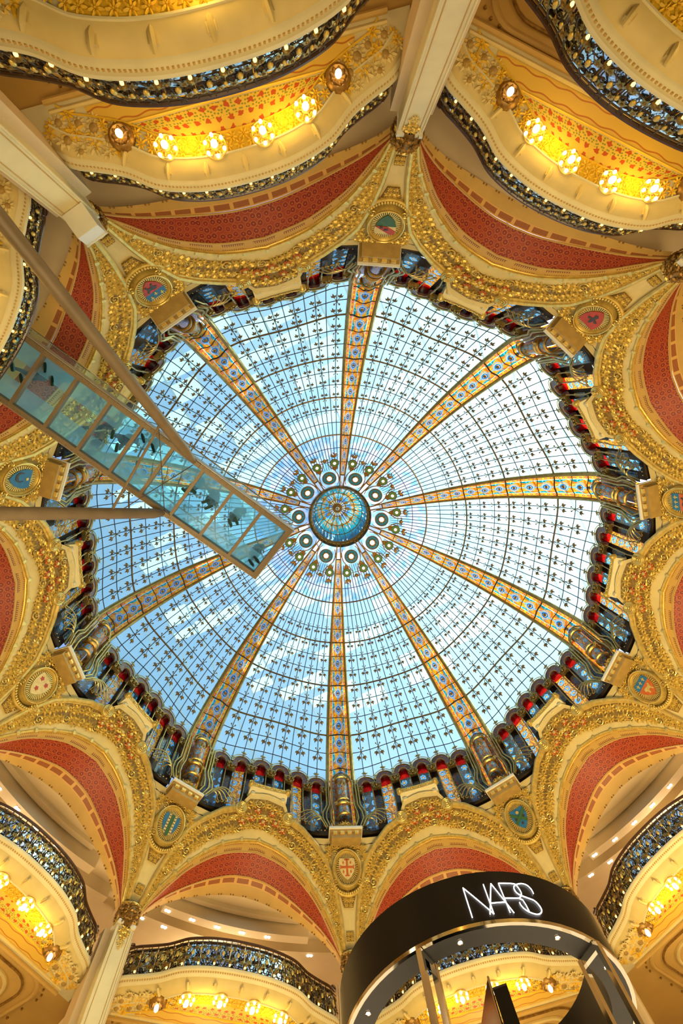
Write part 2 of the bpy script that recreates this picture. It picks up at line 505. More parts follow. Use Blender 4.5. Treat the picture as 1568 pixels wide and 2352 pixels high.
class MB:
    def __init__(s):
        s.v, s.f, s.uv, s.mi = [], [], [], []

    def face(s, idx, uv=None, mi=0):
        s.f.append(tuple(idx))
        s.uv.append(uv)
        s.mi.append(mi)

    def grid(s, P, UV=None, mi=0, flip=False):
        b = len(s.v)
        nr, nc = len(P), len(P[0])
        for row in P:
            s.v.extend(Vector(p) for p in row)
        for i in range(nr - 1):
            for j in range(nc - 1):
                q = [(i, j), (i, j + 1), (i + 1, j + 1), (i + 1, j)]
                if flip:
                    q.reverse()
                s.face([b + a * nc + c for a, c in q], [UV[a][c] for a, c in q] if UV else None, mi)

    def box(s, c, size, ax=None, mi=0):
        c = Vector(c)
        ax = ax or (Vector((1, 0, 0)), Vector((0, 1, 0)), Vector((0, 0, 1)))
        b = len(s.v)
        for k in range(8):
            s.v.append(c + ax[0] * (size[0] / 2 * (1 if k & 1 else -1)) + ax[1] * (size[1] / 2 * (1 if k & 2 else -1)) + ax[2] * (size[2] / 2 * (1 if k & 4 else -1)))
        for q in ((0, 2, 3, 1), (4, 5, 7, 6), (0, 1, 5, 4), (2, 6, 7, 3), (0, 4, 6, 2), (1, 3, 7, 5)):
            s.face([b + i for i in q], None, mi)

    def tube(s, pts, r, n=6, mi=0, cap=True, closed=False, up=None):
        pts = [Vector(p) for p in pts]
        rs = r if isinstance(r, (list, tuple)) else [r] * len(pts)
        b = len(s.v)
        N = len(pts)
        prev = None
        for i, p in enumerate(pts):
            a = pts[i - 1] if (i > 0 or closed) else p
            c = pts[(i + 1) % N] if (i < N - 1 or closed) else p
            t = (c - a)
            if t.length < 1e-9:
                t = Vector((0, 0, 1))
            t.normalize()
            if prev is None:
                h = Vector(up) if up else (Vector((0, 0, 1)) if abs(t.z) < 0.9 else Vector((1, 0, 0)))
                x = (h - t * h.dot(t)).normalized()
            else:
                x = prev - t * prev.dot(t)
                x = x.normalized() if x.length > 1e-6 else t.orthogonal().normalized()
            prev = x
            y = t.cross(x)
            for k in range(n):
                an = 2 * PI * k / n
                s.v.append(p + (x * math.cos(an) + y * math.sin(an)) * rs[i])
        for i in range(N if closed else N - 1):
            i2 = (i + 1) % N
            for k in range(n):
                k2 = (k + 1) % n
                s.face((b + i * n + k, b + i * n + k2, b + i2 * n + k2, b + i2 * n + k), None, mi)
        if cap and not closed:
            s.face([b + k for k in reversed(range(n))], None, mi)
            s.face([b + (N - 1) * n + k for k in range(n)], None, mi)

    def lathe(s, prof, M=None, n=12, mi=0, arc=1.0, sx=1.0):
        """prof: (radius, height) revolved about local z"""
        M = M or Matrix.Identity(4)
        P, UV = [], []
        for i, (r, h) in enumerate(prof):
            P.append([M @ Vector((sx * r * math.cos(2 * PI * arc * k / n), r * math.sin(2 * PI * arc * k / n), h)) for k in range(n + 1)])
            UV.append([(k / n, i / (len(prof) - 1)) for k in range(n + 1)])
        s.grid(P, UV, mi)

    def sph(s, c, r, seg=8, ring=5, sc3=(1, 1, 1), M=None, mi=0):
        Mx = (M or Matrix.Identity(4)) @ Matrix.Translation(c) @ Matrix.Diagonal((*sc3, 1))
        s.lathe([(r * math.sin(PI * i / ring), -r * math.cos(PI * i / ring)) for i in range(ring + 1)], Mx, seg, mi)

    def prism(s, poly, M, d0, d1, mi=0):
        """flat polygon in local xy, extruded local z d0..d1"""
        b = len(s.v)
        n = len(poly)
        for z in (d0, d1):
            for x, y in poly:
                s.v.append(M @ Vector((x, y, z)))
        s.face([b + n + i for i in range(n)], None, mi)
        s.face([b + i for i in reversed(range(n))], None, mi)
        for i in range(n):
            j = (i + 1) % n
            s.face((b + i, b + j, b + n + j, b + n + i), None, mi)

    def add(s, o, M=None):
        b = len(s.v)
        s.v.extend((M @ v if M else v) for v in o.v)
        for f, u, mi in zip(o.f, o.uv, o.mi):
            s.face([b + i for i in f], u, mi)

    def mesh(s, name, mats, smooth=True, base=None):
        me = bpy.data.meshes.new(name)
        vs = [(v - base if base else v)[:] for v in s.v]
        me.from_pydata(vs, [], s.f)
        if any(u for u in s.uv):
            lay = me.uv_layers.new(name='UVMap')
            i = 0
            for f, u in zip(s.f, s.uv):
                for k in range(len(f)):
                    lay.data[i].uv = u[k] if u else (0, 0)
                    i += 1
        mats = mats if isinstance(mats, (list, tuple)) else [mats]
        for x in mats:
            me.materials.append(MATS[x])
        if len(mats) > 1:
            me.polygons.foreach_set('material_index', s.mi)
        if smooth:
            me.polygons.foreach_set('use_smooth', [True] * len(me.polygons))
            me.set_sharp_from_angle(angle=R(42))
        me.update()
        return me


def link(name, data, parent=None, Mx=None, **props):
    o = bpy.data.objects.new(name, data)
    col.objects.link(o)
    if parent is not None:
        o.parent = parent
    if Mx is not None:
        o.matrix_basis = Mx
    for k, v in props.items():
        if v is not None:
            o[k] = v
    return o


class Spec:
    """a thing at bay 0: list of parts (name, mesh, matrix, subparts, props)"""

    def __init__(s, base):
        s.base = Vector(base)
        s.parts = []

    def part(s, name, mb, mat, smooth=True, sub=None, **props):
        """mb in absolute bay-0 coordinates"""
        me = mb.mesh(name, mat, smooth, s.base)
        p = [name, me, Matrix.Identity(4), sub or [], props]
        s.parts.append(p)
        return p

    def inst(s, name, me, Mx, sub=None, **props):
        """shared mesh placed by an absolute bay-0 matrix"""
        p = [name, me, Matrix.Translation(-s.base) @ Mx, sub or [], props]
        s.parts.append(p)
        return p

    def sub(s, p, name, mb, mat, smooth=True, **props):
        me = mb.mesh(name, mat, smooth, s.base)
        p[3].append([name, me, p[2].inverted(), [], props])

    def place(s, name, k, dz=0.0, only=None, **props):
        Rm = Matrix.Rotation(R(-36 * k), 4, 'Z')
        root = link(name, None, None, Matrix.Translation(Rm @ s.base + Vector((0, 0, dz))) @ Rm, **props)
        root.empty_display_size = 0.1
        for nm, me, Mx, subs, pr in s.parts:
            o = link(nm, me, root, Mx, **pr)
            for sn, sm, sx, _, spr in subs:
                link(sn, sm, o, sx, **spr)
        return root


def rotz(k):
    return Matrix.Rotation(R(-36 * k), 4, 'Z')


def interp(tab, x):
    """tab: [(x, a, b...)] sorted; linear"""
    if x <= tab[0][0]:
        return tab[0][1:]
    for a, b in zip(tab, tab[1:]):
        if x <= b[0]:
            t = (x - a[0]) / (b[0] - a[0])
            return tuple(p + (q - p) * t for p, q in zip(a[1:], b[1:]))
    return tab[-1][1:]


def cubic(tab, x):
    """smooth interpolation of a table (finite-difference tangents)"""
    n = len(tab)
    x = min(max(x, tab[0][0]), tab[-1][0])
    i = 0
    while i < n - 2 and x > tab[i + 1][0]:
        i += 1

    def tan(j, c):
        if j == 0:
            return (tab[1][c] - tab[0][c]) / (tab[1][0] - tab[0][0])
        if j == n - 1:
            return (tab[-1][c] - tab[-2][c]) / (tab[-1][0] - tab[-2][0])
        return (tab[j + 1][c] - tab[j - 1][c]) / (tab[j + 1][0] - tab[j - 1][0])
    h = tab[i + 1][0] - tab[i][0]
    t = (x - tab[i][0]) / h
    out = []
    for c in range(1, len(tab[0])):
        p0, p1, m0, m1 = tab[i][c], tab[i + 1][c], tan(i, c) * h, tan(i + 1, c) * h
        out.append((2 * t**3 - 3 * t**2 + 1) * p0 + (t**3 - 2 * t**2 + t) * m0 + (-2 * t**3 + 3 * t**2) * p1 + (t**3 - t**2) * m1)
    return out


def frange(a, b, n):
    return [a + (b - a) * i / n for i in range(n + 1)]


SLOPE = -0.367


def rc(z, ph=90.0):
    q = max(0.0, min(1.0, (z - 14.1) / 1.3)) ** 1.2 * max(0.0, 1 - (abs(ph) / 8.5) ** 2)
    return 11.05 + SLOPE * (z - 11.47) - 0.33 * q


def cone_M(ph, z, off=0.0, rot=0.0, scale=1.0):
    """frame on the pendentive cone: x to the right, y up the wall, z towards the hall"""
    a = R(ph)
    e = Vector((-math.sin(a), -math.cos(a), 0))
    t = Vector((-math.cos(a), math.sin(a), 0))
    nn = -(e + Vector((0, 0, -SLOPE))).normalized()
    w = nn.cross(t)
    Mx = Matrix((t, w, nn)).transposed().to_4x4()
    Mx.translation = pol(rc(z, ph), ph, z) + nn * off
    return Mx @ Matrix.Rotation(rot, 4, 'Z') @ Matrix.Scale(scale, 4)


def rad_M(ph, r, z, rot=0.0, scale=1.0):
    """upright frame facing the axis"""
    a = R(ph)
    e = Vector((-math.sin(a), -math.cos(a), 0))
    t = Vector((-math.cos(a), math.sin(a), 0))
    Mx = Matrix((t, Vector((0, 0, 1)), -e)).transposed().to_4x4()
    Mx.translation = pol(r, ph, z)
    return Mx @ Matrix.Rotation(rot, 4, 'Z') @ Matrix.Scale(scale, 4)


def down_M(ph, r, z, rot=0.0, scale=1.0):
    """frame on a ceiling: x tangential, y outwards, z down"""
    a = R(ph)
    e = Vector((-math.sin(a), -math.cos(a), 0))
    t = Vector((math.cos(a), -math.sin(a), 0))
    Mx = Matrix((t, e, Vector((0, 0, -1)))).transposed().to_4x4()
    if Mx.to_3x3().determinant() < 0:
        Mx = Matrix((-t, e, Vector((0, 0, -1)))).transposed().to_4x4()
    Mx.translation = pol(r, ph, z)
    return Mx @ Matrix.Rotation(rot, 4, 'Z') @ Matrix.Scale(scale, 4)


# ------------------------------------------------------------------ shared ornament meshes (unit size, xy plane, z outwards)


def leaflet(mb, ang, L, w, h=0.16, z0=0.03, mi=0):
    c, s_ = math.cos(ang), math.sin(ang)

    def P(x, y, z):
        return Vector((x * c - y * s_, x * s_ + y * c, z))
    b = len(mb.v)
    mb.v += [P(0.05 * L, 0, z0), P(0.42 * L, w, z0), P(L, 0, z0 * 0.5), P(0.42 * L, -w, z0), P(0.5 * L, 0, h)]
    for q in ((0, 3, 4), (3, 2, 4), (2, 1, 4), (1, 0, 4)):
        mb.face([b + i for i in q], None, mi)


def petal(mb, ang, L, w, h=0.16, z0=0.04, mi=0):
    c, s_ = math.cos(ang), math.sin(ang)

    def P(x, y, z):
        return Vector((x * c - y * s_, x * s_ + y * c, z))
    b = len(mb.v)
    mb.v += [P(0.06 * L, 0, z0), P(0.38 * L, w, z0), P(0.78 * L, w * 0.8, z0), P(L, 0, z0 * 0.5), P(0.78 * L, -w * 0.8, z0), P(0.38 * L, -w, z0), P(0.4 * L, 0, h), P(0.8 * L, 0, h * 0.9)]
    for q in ((0, 5, 6), (5, 4, 7, 6), (4, 3, 7), (3, 2, 7), (2, 1, 6, 7), (1, 0, 6)):
        mb.face([b + i for i in q], None, mi)


def mk_leaf(mat, name='gilded_leaf'):
    mb = MB()
    for i, L in enumerate((1.0, 0.9, 0.96, 0.84, 0.84, 0.96, 0.9)):
        petal(mb, R(90 + 360 * i / 7), L, 0.19 * L, 0.26)
    mb.sph((0, 0, 0.12), 0.11, 5, 3)
    return mb.mesh(name, mat, False)


def mk_flower(mats, name='rosette_flower', pet=9):
    mb = MB()
    for i in range(pet):
        leaflet(mb, 2 * PI * i / pet, 1.0, 0.3, 0.22)
    mb.lathe([(0.42, 0.12), (0.36, 0.28), (0.18, 0.36), (0, 0.38)], None, 8, 1)
    return mb.mesh(name, mats, False)


def spiral_pts(turns=1.6, r0=1.0, r1=0.12, n=16, a0=0.0, sgn=1, z=0.1):
    return [Vector(((r0 + (r1 - r0) * i / n) * math.cos(a0 + sgn * 2 * PI * turns * i / n), (r0 + (r1 - r0) * i / n) * math.sin(a0 + sgn * 2 * PI * turns * i / n), z + 0.12 * i / n))
            for i in range(n + 1)]


def mk_scroll(mat, name='scroll_ornament', rr=0.13):
    mb = MB()
    mb.tube(spiral_pts(), [rr * (1 - 0.4 * i / 16) for i in range(17)], 5)
    mb.sph((0, 0, 0.2), 0.2, 6, 4)
    return mb.mesh(name, mat)


def mk_volute(mat, name='volute'):
    mb = MB()
    mb.lathe([(1.0, -0.5), (1.0, 0.25), (0.92, 0.34), (0.8, 0.3), (0, 0.3)], None, 18)
    mb.tube(spiral_pts(2.6, 0.84, 0.16, 34, PI / 2, 1, 0.32), 0.085, 5)
    mb.sph((0, 0, 0.36), 0.2, 8, 5)
    return mb.mesh(name, mat)


ME_LEAF = mk_leaf('gold')
ME_LEAF_D = mk_leaf('gold_dark', 'leaf_dark')
ME_LEAF_A = mk_leaf('amber', 'plaster_leaf')
ME_LEAF_C = mk_leaf('cream', 'plaster_leaf_pale')
ME_FLOWER = mk_flower(['gold', 'gold_bright'])
ME_FLOWER_R = mk_flower(['flower_red', 'gold_bright'], 'red_flower')
ME_FLOWER_C = mk_flower(['cream', 'ochre'], 'plaster_flower')
ME_SCROLL = mk_scroll('gold_bright')
ME_VOLUTE = mk_volute('gold_bright')

# ------------------------------------------------------------------ the hall: floor, outer wall, upper ceiling, drum ledge


def revolve(prof, n=80, uvs=False):
    mb = MB()
    P = [[pol(r, 360.0 * k / n, z) for k in range(n + 1)] for r, z in prof]
    mb.grid(P)
    return mb


def single(name, mb, mat, label, cat, kind=None, group=None, smooth=True, base=None):
    base = Vector(base) if base else None
    me = mb.mesh(name, mat, smooth, base)
    return link(name, me, None, Matrix.Translation(base) if base else None, label=label, category=cat, kind=kind, group=group)


single('floor', revolve([(0.0, -1.15), (6, -1.15), (12, -1.15), (17.2, -1.15)]), 'stone_floor', 'polished stone floor of the round hall', 'floor', 'structure')
single('wall_outer', revolve([(17.0, -1.15), (17.0, 13.1)]), 'peach', 'plain cream outer wall behind the balconies', 'wall', 'structure')
single('ceiling', revolve([(11.22, 13.12), (11.6, 13.1), (17.0, 13.1)]), 'ceiling_cream', 'cream ceiling of the top floor behind the arches', 'ceiling', 'structure')
single('trim_1', revolve([(10.02, 14.35), (10.0, 14.6), (10.1, 14.75), (10.25, 14.85), (10.3, 15.0)]), 'bronze_shaded', 'bronze ledge in shade-darkened colour at the foot of the dome drum', 'trim', 'structure')

SHIELDS = ['red cross', 'green saltire', 'orange lion', 'orange beast', 'red fleur-de-lis', 'cream bend',
           'dark beast', 'crescent moon', 'three star', 'meander band']


def bay_of(k):
    return '%s and %s shields' % (SHIELDS[int(math.floor(k)) % 10], SHIELDS[int(math.ceil(k)) % 10])


# ------------------------------------------------------------------ glass dome
PROF = [(-4, 1.55, 24.2), (-2, 2.95, 23.62), (0, 4.29, 23.0), (3, 6.0, 21.99), (6, 7.57, 20.66), (9, 8.94, 18.89), (10, 9.32, 18.2), (11, 9.62, 17.55), (12, 9.82, 16.9)]
LOBE = [(3, 0.0), (6, 0.06), (9, 0.24), (10, 0.31), (11, 0.37), (12, 0.42)]


def lobe_f(ph):
    return max(0.0, math.cos(PI / 2 * min(1.0, abs(ph) / 14.5))) ** 1.5


def dome(ph, t, off=0.0, lobed=True):
    r, z = cubic(PROF, t)
    r1, z1 = cubic(PROF, min(t + 0.05, 12))
    r0, z0 = cubic(PROF, max(t - 0.05, -4))
    d = Vector((r1 - r0, z1 - z0)).normalized()
    if lobed:
        r -= interp(LOBE, t)[0] * lobe_f(ph)
    return pol(r + d.y * off, ph, z - d.x * off)


def dome_M(ph, t, off=0.0, scale=1.0, lobed=True, rot=0.0):
    p = dome(ph, t, off, lobed)
    a = R(ph)
    x = Vector((-math.cos(a), math.sin(a), 0))
    w = (dome(ph, max(t - 0.1, -4), off, lobed) - dome(ph, min(t + 0.1, 12), off, lobed)).normalized()
    nn = x.cross(w).normalized()
    w = nn.cross(x)
    Mx = Matrix((x, w, nn)).transposed().to_4x4()
    Mx.translation = p
    return Mx @ Matrix.Rotation(rot, 4, 'Z') @ Matrix.Scale(scale, 4)


def mk_leaf_ornament():
    mb = MB()
    for sx in (-1, 1):
        mb.tube([(0, 0.0, 0.02), (sx * 0.04, -0.10, 0.03), (sx * 0.085, -0.17, 0.03)], 0.011, 4)
        for a in (-35, 0, 35):
            q = MB()
            leaflet(q, R(-90 + sx * 14 + a), 0.19 if a == 0 else 0.14, 0.040, 0.03, 0.015)
            mb.add(q, Matrix.Translation((sx * 0.085, -0.16, 0.01)))
        mb.tube([(0, 0.03, 0.02), (sx * 0.035, 0.06, 0.025), (sx * 0.07, 0.11, 0.025)], 0.010, 4)
        mb.sph((sx * 0.075, 0.12, 0.025), 0.03, 6, 4)
    mb.sph((0, 0, 0.02), 0.035, 6, 4)
    return mb.mesh('leaf_ornament', 'leaf_bronze', False)


ME_ORN = mk_leaf_ornament()
NC = 12
PHE = 14.5


def phc(i):
    return -PHE + 2 * PHE * i / NC


win = Spec(pol(9.82, 0, 16.9))
for j in range(12):
    for i in range(NC):
        mb = MB()
        p0, p1 = phc(i), phc(i + 1)
        P = [[dome(p0, j), dome(p1, j)], [dome(p0, j + 1), dome(p1, j + 1)]]
        mb.grid(P, [[(0, 0), (1, 0)], [(0, 1), (1, 1)]])
        win.part('pane', mb, 'dome_glass', False)
band = MB()
for j in (-4, -3, -2, -1):
    for i in range(NC):
        p0, p1 = phc(i), phc(i + 1)
        band.grid([[dome(p0, j), dome(p1, j)], [dome(p0, j + 1), dome(p1, j + 1)]])
win.part('tinted_panes', band, 'dome_glass_inner', False, kind='stuff')
for i in range(1, NC):
    mb = MB()
    mb.tube([dome(phc(i), t, 0.012) for t in frange(-2.6, 12, 30)], 0.017, 4)
    win.part('mullion', mb, 'lead')
for t in list(range(-2, 13)):
    mb = MB()
    thick = t in (0, 3, 6, 9)
    mb.tube([dome(p, t, 0.02) for p in frange(-PHE, PHE, 16)], 0.036 if thick else 0.017, 5)
    win.part('ring_bar', mb, 'bronze' if thick else 'lead')
for i in range(1, NC, 2):
    for t in range(2, 11):
        win.inst('leaf_ornament', ME_ORN, dome_M(phc(i), t, 0.04, 0.74 + 0.48 * t / 10))
for k in range(10):
    win.place('window_%d' % (k + 1), k + 0.5, kind='structure', category='dome window', label='leaded pale blue dome glazing between the %s ribs' % bay_of(k + 0.5))

# ------------------------------------------------------------------ dome ribs


def m_mosaic_solid():
    mt, nt, n, l = nodes_of('mosaic_solid')
    b = n['Principled BSDF']
    uv, u, v = uv_of(nt)
    big = vor(nt, uv, 3.0, 0.2)
    fine = vor(nt, uv, 26.0, 1.0)
    cs = nt.nodes.new('ShaderNodeSeparateXYZ')
    l.new(fine.outputs['Color'], cs.inputs[0])
    base = ramp(nt, cs.outputs[0], [(0.0, (0.30, 0.11, 0.02)), (0.3, (0.55, 0.20, 0.02)), (0.6, (0.14, 0.10, 0.12)), (0.8, (0.75, 0.33, 0.04))])
    d = M1(nt, 'ADD', big.outputs['Distance'], M1(nt, 'MULTIPLY', M1(nt, 'SUBTRACT', cs.outputs[1], 0.5), 0.14))
    rose = ramp(nt, d, [(0.0, (0.85, 0.5, 0.08)), (0.10, (0.03, 0.08, 0.2)), (0.15, (0.10, 0.42, 0.72)), (0.30, (0, 0, 0))])
    l.new(mixc(nt, M1(nt, 'LESS_THAN', d, 0.30), base, rose), b.inputs['Base Color'])
    b.inputs['Roughness'].default_value = 0.3
    MATS['mosaic_solid'] = mt


m_mosaic_solid()


def bulge(t):
    return 0.03 + 0.15 * min(1, max(0, (t - 4) / 8.0)) ** 1.3


mb = MB()
mb.lathe([(1.0, 0.0), (0.95, 0.18), (0.75, 0.22), (0.62, 0.10), (0.5, 0.16), (0.42, 0.4), (0.25, 0.55), (0, 0.6)], None, 10)
ME_BOSS = mb.mesh('boss', 'bronze_rail')
rib = Spec(pol(9.55, 0, 15.0))
TEND = 11.75
for j in range(-3, 12):
    t1 = min(j + 1, TEND)
    for nm, a0, a1, mt, n in (('centre_pane', -1.8, 1.8, 'rib_mid', 6), ('edge_pane', -2.68, -1.88, 'rib_side', 1), ('edge_pane', 1.88, 2.68, 'rib_side', 1)):
        mb = MB()
        P, UV = [], []
        for q in range(3):
            t = j + (t1 - j) * q / 2
            P.append([dome(a0 + (a1 - a0) * i / n, t, 0.03 + (bulge(t) * math.cos(PI / 2 * (a0 + (a1 - a0) * i / n) / 1.9) if n > 1 else 0), False) for i in range(n + 1)])
            UV.append([(i / n, q / 2) for i in range(n + 1)])
        mb.grid(P, UV)
        rib.part(nm, mb, mt)
    mb = MB()
    mb.tube([dome(p, j, 0.05 + bulge(j) * max(0, math.cos(PI / 2 * p / 1.9)), False) for p in frange(-1.85, 1.85, 8)], 0.030 if j % 3 == 0 else 0.017, 5)
    for s_ in (-1, 1):
        mb.tube([dome(s_ * p, j, 0.05, False) for p in (1.85, 2.7)], 0.030 if j % 3 == 0 else 0.017, 5)
    rib.part('crossbar', mb, 'lead')
    if j >= 0:
        rib.inst('boss', ME_BOSS, dome_M(0, j + 0.5, 0.03 + bulge(j + 0.5), 0.022 + 0.0055 * j, False))
for s_ in (-1, 1):
    mb = MB()
    ts = frange(-4, 12, 36)
    tail = [pol(9.80, s_ * 3.0, 16.4), pol(9.74, s_ * 2.95, 15.7), pol(9.68, s_ * 2.9, 15.05)]

    def wid(t):
        return 0.35 + 0.65 * (cubic(PROF, t)[0] / 9.8)
    mb.tube([dome(s_ * 3.08, t, 0.06, False) for t in ts] + tail, [0.075 * wid(t) for t in ts] + [0.075, 0.07, 0.07], 7)
    mb.tube([dome(s_ * 3.42, t, 0.03, False) for t in ts], [0.045 * wid(t) for t in ts], 5)
    mb.tube([dome(s_ * 2.76, t, 0.06, False) for t in ts], [0.024 * wid(t) for t in ts], 5)
    rib.part('side_rail', mb, 'bronze_rail')
    mb = MB()
    mb.sph(dome(s_ * 3.1, 11.8, 0.14, False), 0.06, 8, 5)
    rib.part('finial_knob', mb, 'brass')
for nm, a0, a1, mt in (('foot_pane', -2.0, 2.0, 'mosaic_solid'), ('foot_edge', -2.75, -2.0, 'rib_side'), ('foot_edge', 2.0, 2.75, 'rib_side'), ('foot_jamb', -4.6, -2.75, 'bronze'), ('foot_jamb', 2.75, 4.6, 'bronze')):
    mb = MB()
    zz = frange(15.05, 17.35, 3)
    mb.grid([[pol(9.92 - 0.06 * (z - 17.3) * 0 - (0.03 if 'edge' in nm else 0), p, z) for p in frange(a0, a1, 2)] for z in zz], [[(x, (z - 15) * 1.5) for x in (0, .5, 1)] for z in zz], 0, True)
    rib.part(nm, mb, mt, False)
# engaged shaft at the foot of the rib
mb = MB()
ax = [(9.66, 17.12), (9.64, 16.8), (9.60, 16.2), (9.56, 15.6), (9.52, 14.95)]
P, UV = [], []
for i, (r, z) in enumerate(ax):
    P.append([pol(r, 0, z) + Vector((0.22 * math.cos(a), 0.22 * math.sin(a), 0)) for a in frange(-0.35, PI + 0.35, 12)])
    UV.append([(k / 12, i * 0.5) for k in range(13)])
mb.grid(P, UV)
mb.sph(pol(9.66, 0, 17.12), 0.22, 12, 6)
rib.part('shaft', mb, 'mosaic_solid')
for z, rr in ((16.98, 0.045), (15.78, 0.05), (15.58, 0.06), (15.05, 0.05)):
    mb = MB()
    r = interp([(14.95, 9.52), (15.6, 9.56), (16.2, 9.60), (17.2, 9.66)], z)[0]
    mb.tube([pol(r, 0, z) + Vector((0.24 * math.cos(a), 0.24 * math.sin(a), 0)) for a in frange(-0.3, PI + 0.3, 14)], rr, 6)
    rib.part('collar', mb, 'brass' if z > 15.6 else 'bronze_rail')
rib.inst('boss', ME_BOSS, rad_M(0, 9.44, 16.62, 0, 0.15) @ Matrix.Identity(4))
for rr, tr in ((0.30, 0.03), (0.40, 0.035)):
    mb = MB()
    mb.tube([rad_M(0, 9.50 + 0.05 * (rr > 0.35), 16.85) @ Vector((rr * math.cos(a), rr * 1.15 * math.sin(a), 0)) for a in frange(0, PI, 16)], tr, 6)
    rib.part('hood_arch', mb, 'brass')
mb = MB()
mb.sph(rad_M(0, 9.48, 17.42) @ Vector((0, 0, 0)), 0.06, 8, 5)
q = MB()
for a in (50, 90, 130):
    leaflet(q, R(a), 0.20, 0.05, 0.06)
mb.add(q, rad_M(0, 9.50, 17.45))
rib.part('hood_finial', mb, 'leaf_bronze')
for s_ in (-1, 1):
    for n_, (a, b_, c, d) in enumerate(((2.6, 2.5, 3.0, 2.3), (3.25, 3.3, 4.1, 3.3), (3.8, 3.9, 4.9, 3.9))):
        mb = MB()
        mb.tube([pol(9.55, s_ * a, 16.9), pol(9.52, s_ * b_, 16.2), pol(9.50, s_ * b_, 15.6), pol(9.46, s_ * c, 15.2), pol(9.42, s_ * (c + 0.1), 14.9), pol(9.5, s_ * d, 14.62)], 0.034, 6)
        rib.part('bracket_tube', mb, 'brass')
    rib.inst('scroll_ornament', ME_SCROLL, rad_M(s_ * 1.7, 9.42, 15.6, 0, 0.09))
for k in range(10):
    rib.place('dome_rib', k, category='dome rib', group='ten ribs of the dome', label='stained glass dome rib rising from the %s shield' % SHIELDS[k])

# ------------------------------------------------------------------ arcade of small arches at the foot of the dome


def r_arc(ph):
    return 9.74 - 0.40 * lobe_f(ph)


def arc_M(ph, z, off=0.0, rot=0.0, scale=1.0):
    return rad_M(ph, r_arc(ph) - off, z, rot, scale)


ZC = 16.72
NP = [-11.9 + 4.76 * i for i in range(6)]
CP = [-14.0] + [-9.52 + 4.76 * i for i in range(5)] + [14.0]
arc = Spec(pol(9.9, 0, 15.0))
# shared pieces
mb = MB()
out = [(0.385 * math.cos(a), 0.385 * math.sin(a)) for a in frange(0, PI, 16)]
inn = [(0.185 * math.cos(a), 0.185 * math.sin(a)) for a in frange(0, PI, 16)]
for z, fl in ((0.05, False), (-0.10, True)):
    mb.grid([[Vector((x, y, z)) for x, y in inn], [Vector((x, y, z)) for x, y in out]], None, 0, fl)
mb.grid([[Vector((x, y, 0.05)) for x, y in out], [Vector((x, y, -0.10)) for x, y in out]])
mb.grid([[Vector((x, y, -0.10)) for x, y in inn], [Vector((x, y, 0.05)) for x, y in inn]])
for s_ in (-1, 1):
    mb.box((s_ * 0.285, -0.10, -0.02), (0.2, 0.2, 0.14))
ME_HOOD = mb.mesh('arch_hood', 'hood_mosaic', False)
mb = MB()
mb.grid([[Vector((x * 0.98, y * 0.98, z)) for x, y in inn] for z in (-0.02, -0.28)])
ME_VAULT = mb.mesh('red_vault', 'red_glass')
mb = MB()
for rr, tr in ((0.39, 0.022), (0.18, 0.02), (0.46, 0.016)):
    mb.tube([(rr * math.cos(a), rr * math.sin(a) * (1.05 if rr > 0.4 else 1), 0.06) for a in frange(0, PI, 16)], tr, 5)
ME_RIM = mb.mesh('arch_rim', 'brass')
mb = MB()
for a in (30, 62, 90, 118, 150):
    leaflet(mb, R(a), 0.17, 0.04, 0.05)
mb.tube([(0.05 * math.cos(a), -0.06 + 0.06 * math.sin(a), 0.03) for a in frange(0, 2 * PI, 10)], 0.014, 4)
ME_CREST = mb.mesh('crest', 'iron_gilt', False)
mb = MB()
mb.box((0, 0, 0), (0.36, 0.20, 0.14))
mb.box((0, 0.12, 0.01), (0.42, 0.05, 0.2))
mb.sph((0, 0, 0.09), 0.07, 8, 5)
for sx in (-1, 1):
    mb.sph((sx * 0.13, 0.04, 0.09), 0.045, 6, 4)
    mb.tube([(sx * 0.10, -0.09, 0.08), (sx * 0.05, -0.16, 0.09), (0, -0.13, 0.09)], 0.016, 4)
    mb.tube([(sx * 0.16, 0.09, 0.1), (sx * 0.19, 0.0, 0.1), (sx * 0.15, -0.09, 0.1)], 0.02, 4)
ME_CAPB = mb.mesh('capital_block', 'iron_gilt')

